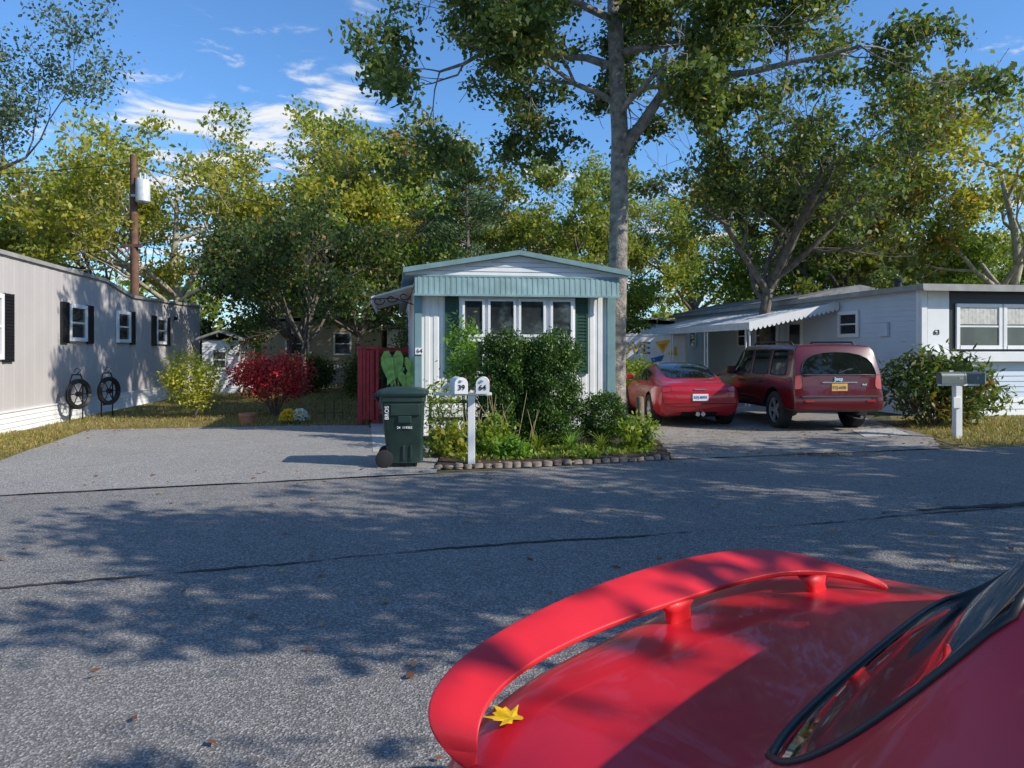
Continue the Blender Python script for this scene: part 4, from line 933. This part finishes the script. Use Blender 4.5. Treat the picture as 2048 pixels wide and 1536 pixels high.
# --- near red car
CX,CY=-.18,1.35; F2=Vector((.72,-.69)).normalized(); Lr=Vector((-F2.y,F2.x))
ctr=Vector((CX,CY))+Lr*.76
rot=math.atan2(F2.y,F2.x)-math.pi/2
rc=empty('parked_red_car',(ctr.x,ctr.y,0),rot,'glossy red two door car with rear wing parked on the road','car')
ns=[[(.4,.10,.25),(.60,.09,.24),(.75,.05,.38),(.785,.01,.62),(.765,.02,.82),(.72,.05,.905),(.60,.07,.945),(.48,.07,.955),(.25,.06,.96)],
    [(.4,.3,.2),(.66,.26,.2),(.80,.22,.34),(.83,.16,.62),(.82,.16,.82),(.77,.17,.915),(.63,.16,.955),(.50,.16,.965),(.27,.15,.97)],
    [(.4,.42,.2),(.7,.40,.2),(.83,.40,.34),(.855,.40,.62),(.845,.40,.82),(.79,.40,.915),(.66,.42,.953),(.53,.42,.967),(.28,.42,.972)],
    [(.4,.6,.2),(.7,.55,.2),(.84,.55,.34),(.86,.55,.62),(.85,.55,.82),(.80,.56,.915),(.68,.55,.95),(.54,.54,.968),(.28,.53,.976)],
    [(.4,.7,.2),(.7,.7,.2),(.84,.7,.34),(.86,.7,.62),(.85,.7,.82),(.80,.72,.915),(.68,.70,.975),(.55,.65,1.015),(.28,.64,1.03)],
    [(.4,1.0,.2),(.7,1.0,.2),(.84,1.0,.34),(.86,1.0,.62),(.85,1.0,.82),(.80,1.0,.925),(.68,.96,1.22),(.59,.91,1.325),(.28,.89,1.345)],
    [(.4,1.25,.2),(.7,1.25,.2),(.84,1.25,.34),(.86,1.25,.62),(.85,1.25,.82),(.80,1.25,.93),(.67,1.2,1.28),(.56,1.1,1.37),(.28,1.05,1.40)],
    [(.4,2.2,.2),(.7,2.2,.2),(.84,2.2,.34),(.86,2.2,.62),(.85,2.2,.8),(.79,2.2,.93),(.64,2.1,1.28),(.52,2.0,1.38),(.28,1.9,1.41)],
    [(.4,2.8,.2),(.7,2.8,.2),(.84,2.8,.34),(.86,2.8,.62),(.85,2.8,.78),(.78,2.85,.9),(.68,2.85,.97),(.56,2.75,1.05),(.28,2.7,1.10)],
    [(.4,3.1,.2),(.7,3.1,.2),(.84,3.1,.34),(.86,3.1,.6),(.83,3.1,.76),(.76,3.1,.87),(.66,3.1,.9),(.55,3.1,.92),(.28,3.1,.94)],
    [(.4,3.9,.2),(.68,3.9,.2),(.8,3.9,.32),(.82,3.9,.5),(.8,3.9,.64),(.72,3.9,.74),(.6,3.95,.77),(.5,3.95,.78),(.28,4.0,.79)],
    [(.4,4.2,.24),(.5,4.2,.24),(.66,4.15,.32),(.7,4.2,.46),(.66,4.2,.56),(.6,4.2,.62),(.5,4.22,.65),(.4,4.24,.66),(.25,4.25,.67)]]
def sm3(s,l):
    if l in (7,8) and s in (3,4): return 2
    if l==5 and s in (6,7): return 2
    if l in (7,8) and s==8: return 2
    if l<=0: return 1
    return 0
vehicle(ns,[.5,.52,.54,.52,.46],[.4,.4,.4,.4,.35],sm3,lambda r,c:3 if (r==3 and c!=1) else 0,lambda r,c:4 if (r==5 and c!=1) else 0,[(.85,.37,.86),(3.35,.37,.86)],[M['red'],M['under'],M['cglass'],M['lamp'],M['hlamp'],M['blackp']],PARTS,rc,seal=.007,sub=3,clev={5:.2})
for y in (.85,3.35):
    for sd in (-1,1): wheel(rc,sd*.73,y,.31,.2,sd)
RM=Matrix.Translation((ctr.x,ctr.y,0))@Matrix.Rotation(rot,4,'Z'); IM=RM.inverted()
O=[(-.083,1.265,.90),(-.137,1.266,.95),(-.151,1.299,.985),(-.127,1.372,1.01),(-.054,1.487,1.03),(.106,1.652,1.055),(.340,1.849,1.07),(.567,1.997,1.07),(.717,2.045,1.06),(.839,2.010,1.04),(.936,1.989,1.01),(.99,1.964,.985)]
I=[(-.057,1.262,.89),(-.060,1.25,.95),(-.052,1.283,.98),(-.028,1.340,.995),(.040,1.432,1.01),(.180,1.570,1.02),(.352,1.69,1.03),(.545,1.845,1.03),(.700,1.940,1.03),(.825,1.97,1.02),(.924,1.975,1.0),(.985,1.955,.975)]
rs=[]
for k,(o_,i_) in enumerate(zip(O,I)):
    o_=IM@Vector(o_); i_=IM@Vector(i_); th=.026 if 1<k<10 else .018; z=Vector((0,0,1)); mid=o_.lerp(i_,.5)
    rs.append([o_,o_.lerp(i_,.3)+z*.005,o_.lerp(i_,.78)+z*.002,i_,i_-z*th*.7,mid-z*th,o_-z*th*.55])
mb=MB(); mb.rings(rs); sp=mb.build('spoiler',M['redwing'],rc,True)
at=sp.data.attributes.new('crease_edge','FLOAT','EDGE')
for e in sp.data.edges:
    a,b2=e.vertices
    if a%7==b2%7 and a%7 in (0,3): at.data[e.index].value=.55
ss=sp.modifiers.new('s','SUBSURF'); ss.levels=3; ss.render_levels=3
for top,base in (((.385,1.755,1.02),(.40,1.78,.93)),((.80,1.985,1.01),(.82,1.99,.91))):
    t_=IM@Vector(top); b_=IM@Vector(base); mb=MB()
    mb.rings([[Vector((p.x+.055*s*math.cos(a),p.y+.022*s*math.sin(a),p.z)) for a in [2*math.pi*j/16 for j in range(16)]] for p,s in ((b_,1.25),(b_.lerp(t_,.35),.85),(b_.lerp(t_,.7),.85),(t_,1.4))])
    mb.build('spoiler_foot',M['redwing'],sp,True)
bpy.context.view_layer.update(); dg=bpy.context.evaluated_depsgraph_get()
LX,LY=-.002,1.335
hit=scene.ray_cast(dg,Vector((LX,LY,.972)),Vector((0,0,-1)))
zz=hit[1].z if hit[0] else .94
mb=MB(); pts=[]
prof=[(0,1),(12,.62),(24,.72),(36,.42),(52,.9),(64,.55),(78,.6),(92,.34),(112,.72),(130,.4),(150,.35),(170,.15)]
ang=[(a,r) for a,r in prof]+[(360-a,r) for a,r in prof[::-1] if a>0]
rnd=random.Random(8)
for a,r in ang:
    rr_=.062*r*rnd.uniform(.85,1.1); pts.append((rr_*math.cos(R(a)),rr_*math.sin(R(a)),.002+.005*rnd.random()*r))
k=len(pts)
mb.add([(0,0,.003)]+pts,[(0,i,i%k+1) for i in range(1,k+1)])
o=mb.build('fallen_leaf',M['yleaf'],None,fix=False); o.location=(LX,LY,zz+.002); o.rotation_euler=(.03,.02,2.2); tag(o,'yellow maple leaf lying on the red car boot','leaf')

# ---------------------------------------------------------------- light, sky, camera
EL=R(33); AZ=Vector((.93,-.37)).normalized()
sv=Vector((AZ.x*math.cos(EL),AZ.y*math.cos(EL),math.sin(EL)))
ld=bpy.data.lights.new('sun','SUN'); ld.energy=5.0; ld.angle=R(.55); ld.color=(1,.94,.84)
lo=bpy.data.objects.new('sun',ld); COL.objects.link(lo); lo.rotation_euler=sv.to_track_quat('Z','Y').to_euler(); lo.location=(20,-10,30)
w=bpy.data.worlds.new('World'); scene.world=w; w.use_nodes=True; nt=w.node_tree; N=nt.nodes; Lk=nt.links
sk=N.new('ShaderNodeTexSky'); sk.sky_type='NISHITA'; sk.sun_disc=False; sk.sun_elevation=EL; sk.sun_rotation=math.atan2(AZ.x,AZ.y); sk.ozone_density=1.8; sk.air_density=1.0; sk.dust_density=.3
tc=N.new('ShaderNodeTexCoord'); sep=N.new('ShaderNodeSeparateXYZ'); Lk.new(tc.outputs['Generated'],sep.inputs[0])
def mth(op,a,b=None,c=None):
    n=N.new('ShaderNodeMath'); n.operation=op
    for i,v in enumerate((a,b,c)):
        if v is None: continue
        if isinstance(v,(int,float)): n.inputs[i].default_value=v
        else: Lk.new(v,n.inputs[i])
    return n.outputs[0]
zc=mth('MAXIMUM',sep.outputs[2],.03); px=mth('DIVIDE',sep.outputs[0],zc); py=mth('DIVIDE',sep.outputs[1],zc)
cb=N.new('ShaderNodeCombineXYZ'); Lk.new(px,cb.inputs[0]); Lk.new(py,cb.inputs[1])
no=N.new('ShaderNodeTexNoise'); no.inputs['Scale'].default_value=1.9; no.inputs['Detail'].default_value=9; no.inputs['Roughness'].default_value=.6; no.inputs['Distortion'].default_value=.5; Lk.new(cb.outputs[0],no.inputs['Vector'])
def blob(d,w0,w1):
    v=Vector(d).normalized(); vm=N.new('ShaderNodeVectorMath'); vm.operation='DOT_PRODUCT'; Lk.new(tc.outputs['Generated'],vm.inputs[0]); vm.inputs[1].default_value=v
    mr=N.new('ShaderNodeMapRange'); mr.interpolation_type='SMOOTHSTEP'; mr.inputs[1].default_value=w0; mr.inputs[2].default_value=w1; Lk.new(vm.outputs['Value'],mr.inputs[0]); return mr.outputs[0]
bl=mth('MAXIMUM',blob((-.30,1,.34),.985,.9995),blob((-.42,1,.28),.99,.9995))
low=N.new('ShaderNodeMapRange'); low.inputs[1].default_value=.28; low.inputs[2].default_value=.14; Lk.new(sep.outputs[2],low.inputs[0])
boost=mth('ADD',mth('MULTIPLY',bl,.13),mth('MULTIPLY',low.outputs[0],.12))
cm=N.new('ShaderNodeMapRange'); cm.interpolation_type='SMOOTHSTEP'; cm.inputs[1].default_value=.60; cm.inputs[2].default_value=.74; cm.inputs[4].default_value=.95
Lk.new(mth('ADD',no.outputs['Fac'],boost),cm.inputs[0])
tint=N.new('ShaderNodeMix'); tint.data_type='RGBA'; tint.blend_type='MULTIPLY'; tint.inputs[0].default_value=1; tint.inputs[7].default_value=(.66,1.0,1.34,1); Lk.new(sk.outputs[0],tint.inputs[6])
mx=N.new('ShaderNodeMix'); mx.data_type='RGBA'; Lk.new(cm.outputs[0],mx.inputs[0]); Lk.new(tint.outputs[2],mx.inputs[6]); mx.inputs[7].default_value=(6.2,6.3,6.4,1)
bg=N['Background']; Lk.new(mx.outputs[2],bg.inputs[0]); bg.inputs[1].default_value=.15
cd=bpy.data.cameras.new('camera'); co=bpy.data.objects.new('camera',cd); COL.objects.link(co); co.location=(0,0,1.6); co.rotation_euler=(R(90),0,0)
cd.sensor_width=36; cd.lens=36*1500/2048; cd.shift_y=-68/2048; cd.clip_end=1200; cd.clip_start=.02
scene.camera=co
scene.view_settings.view_transform='Standard'; scene.view_settings.look='None'; scene.view_settings.exposure=0
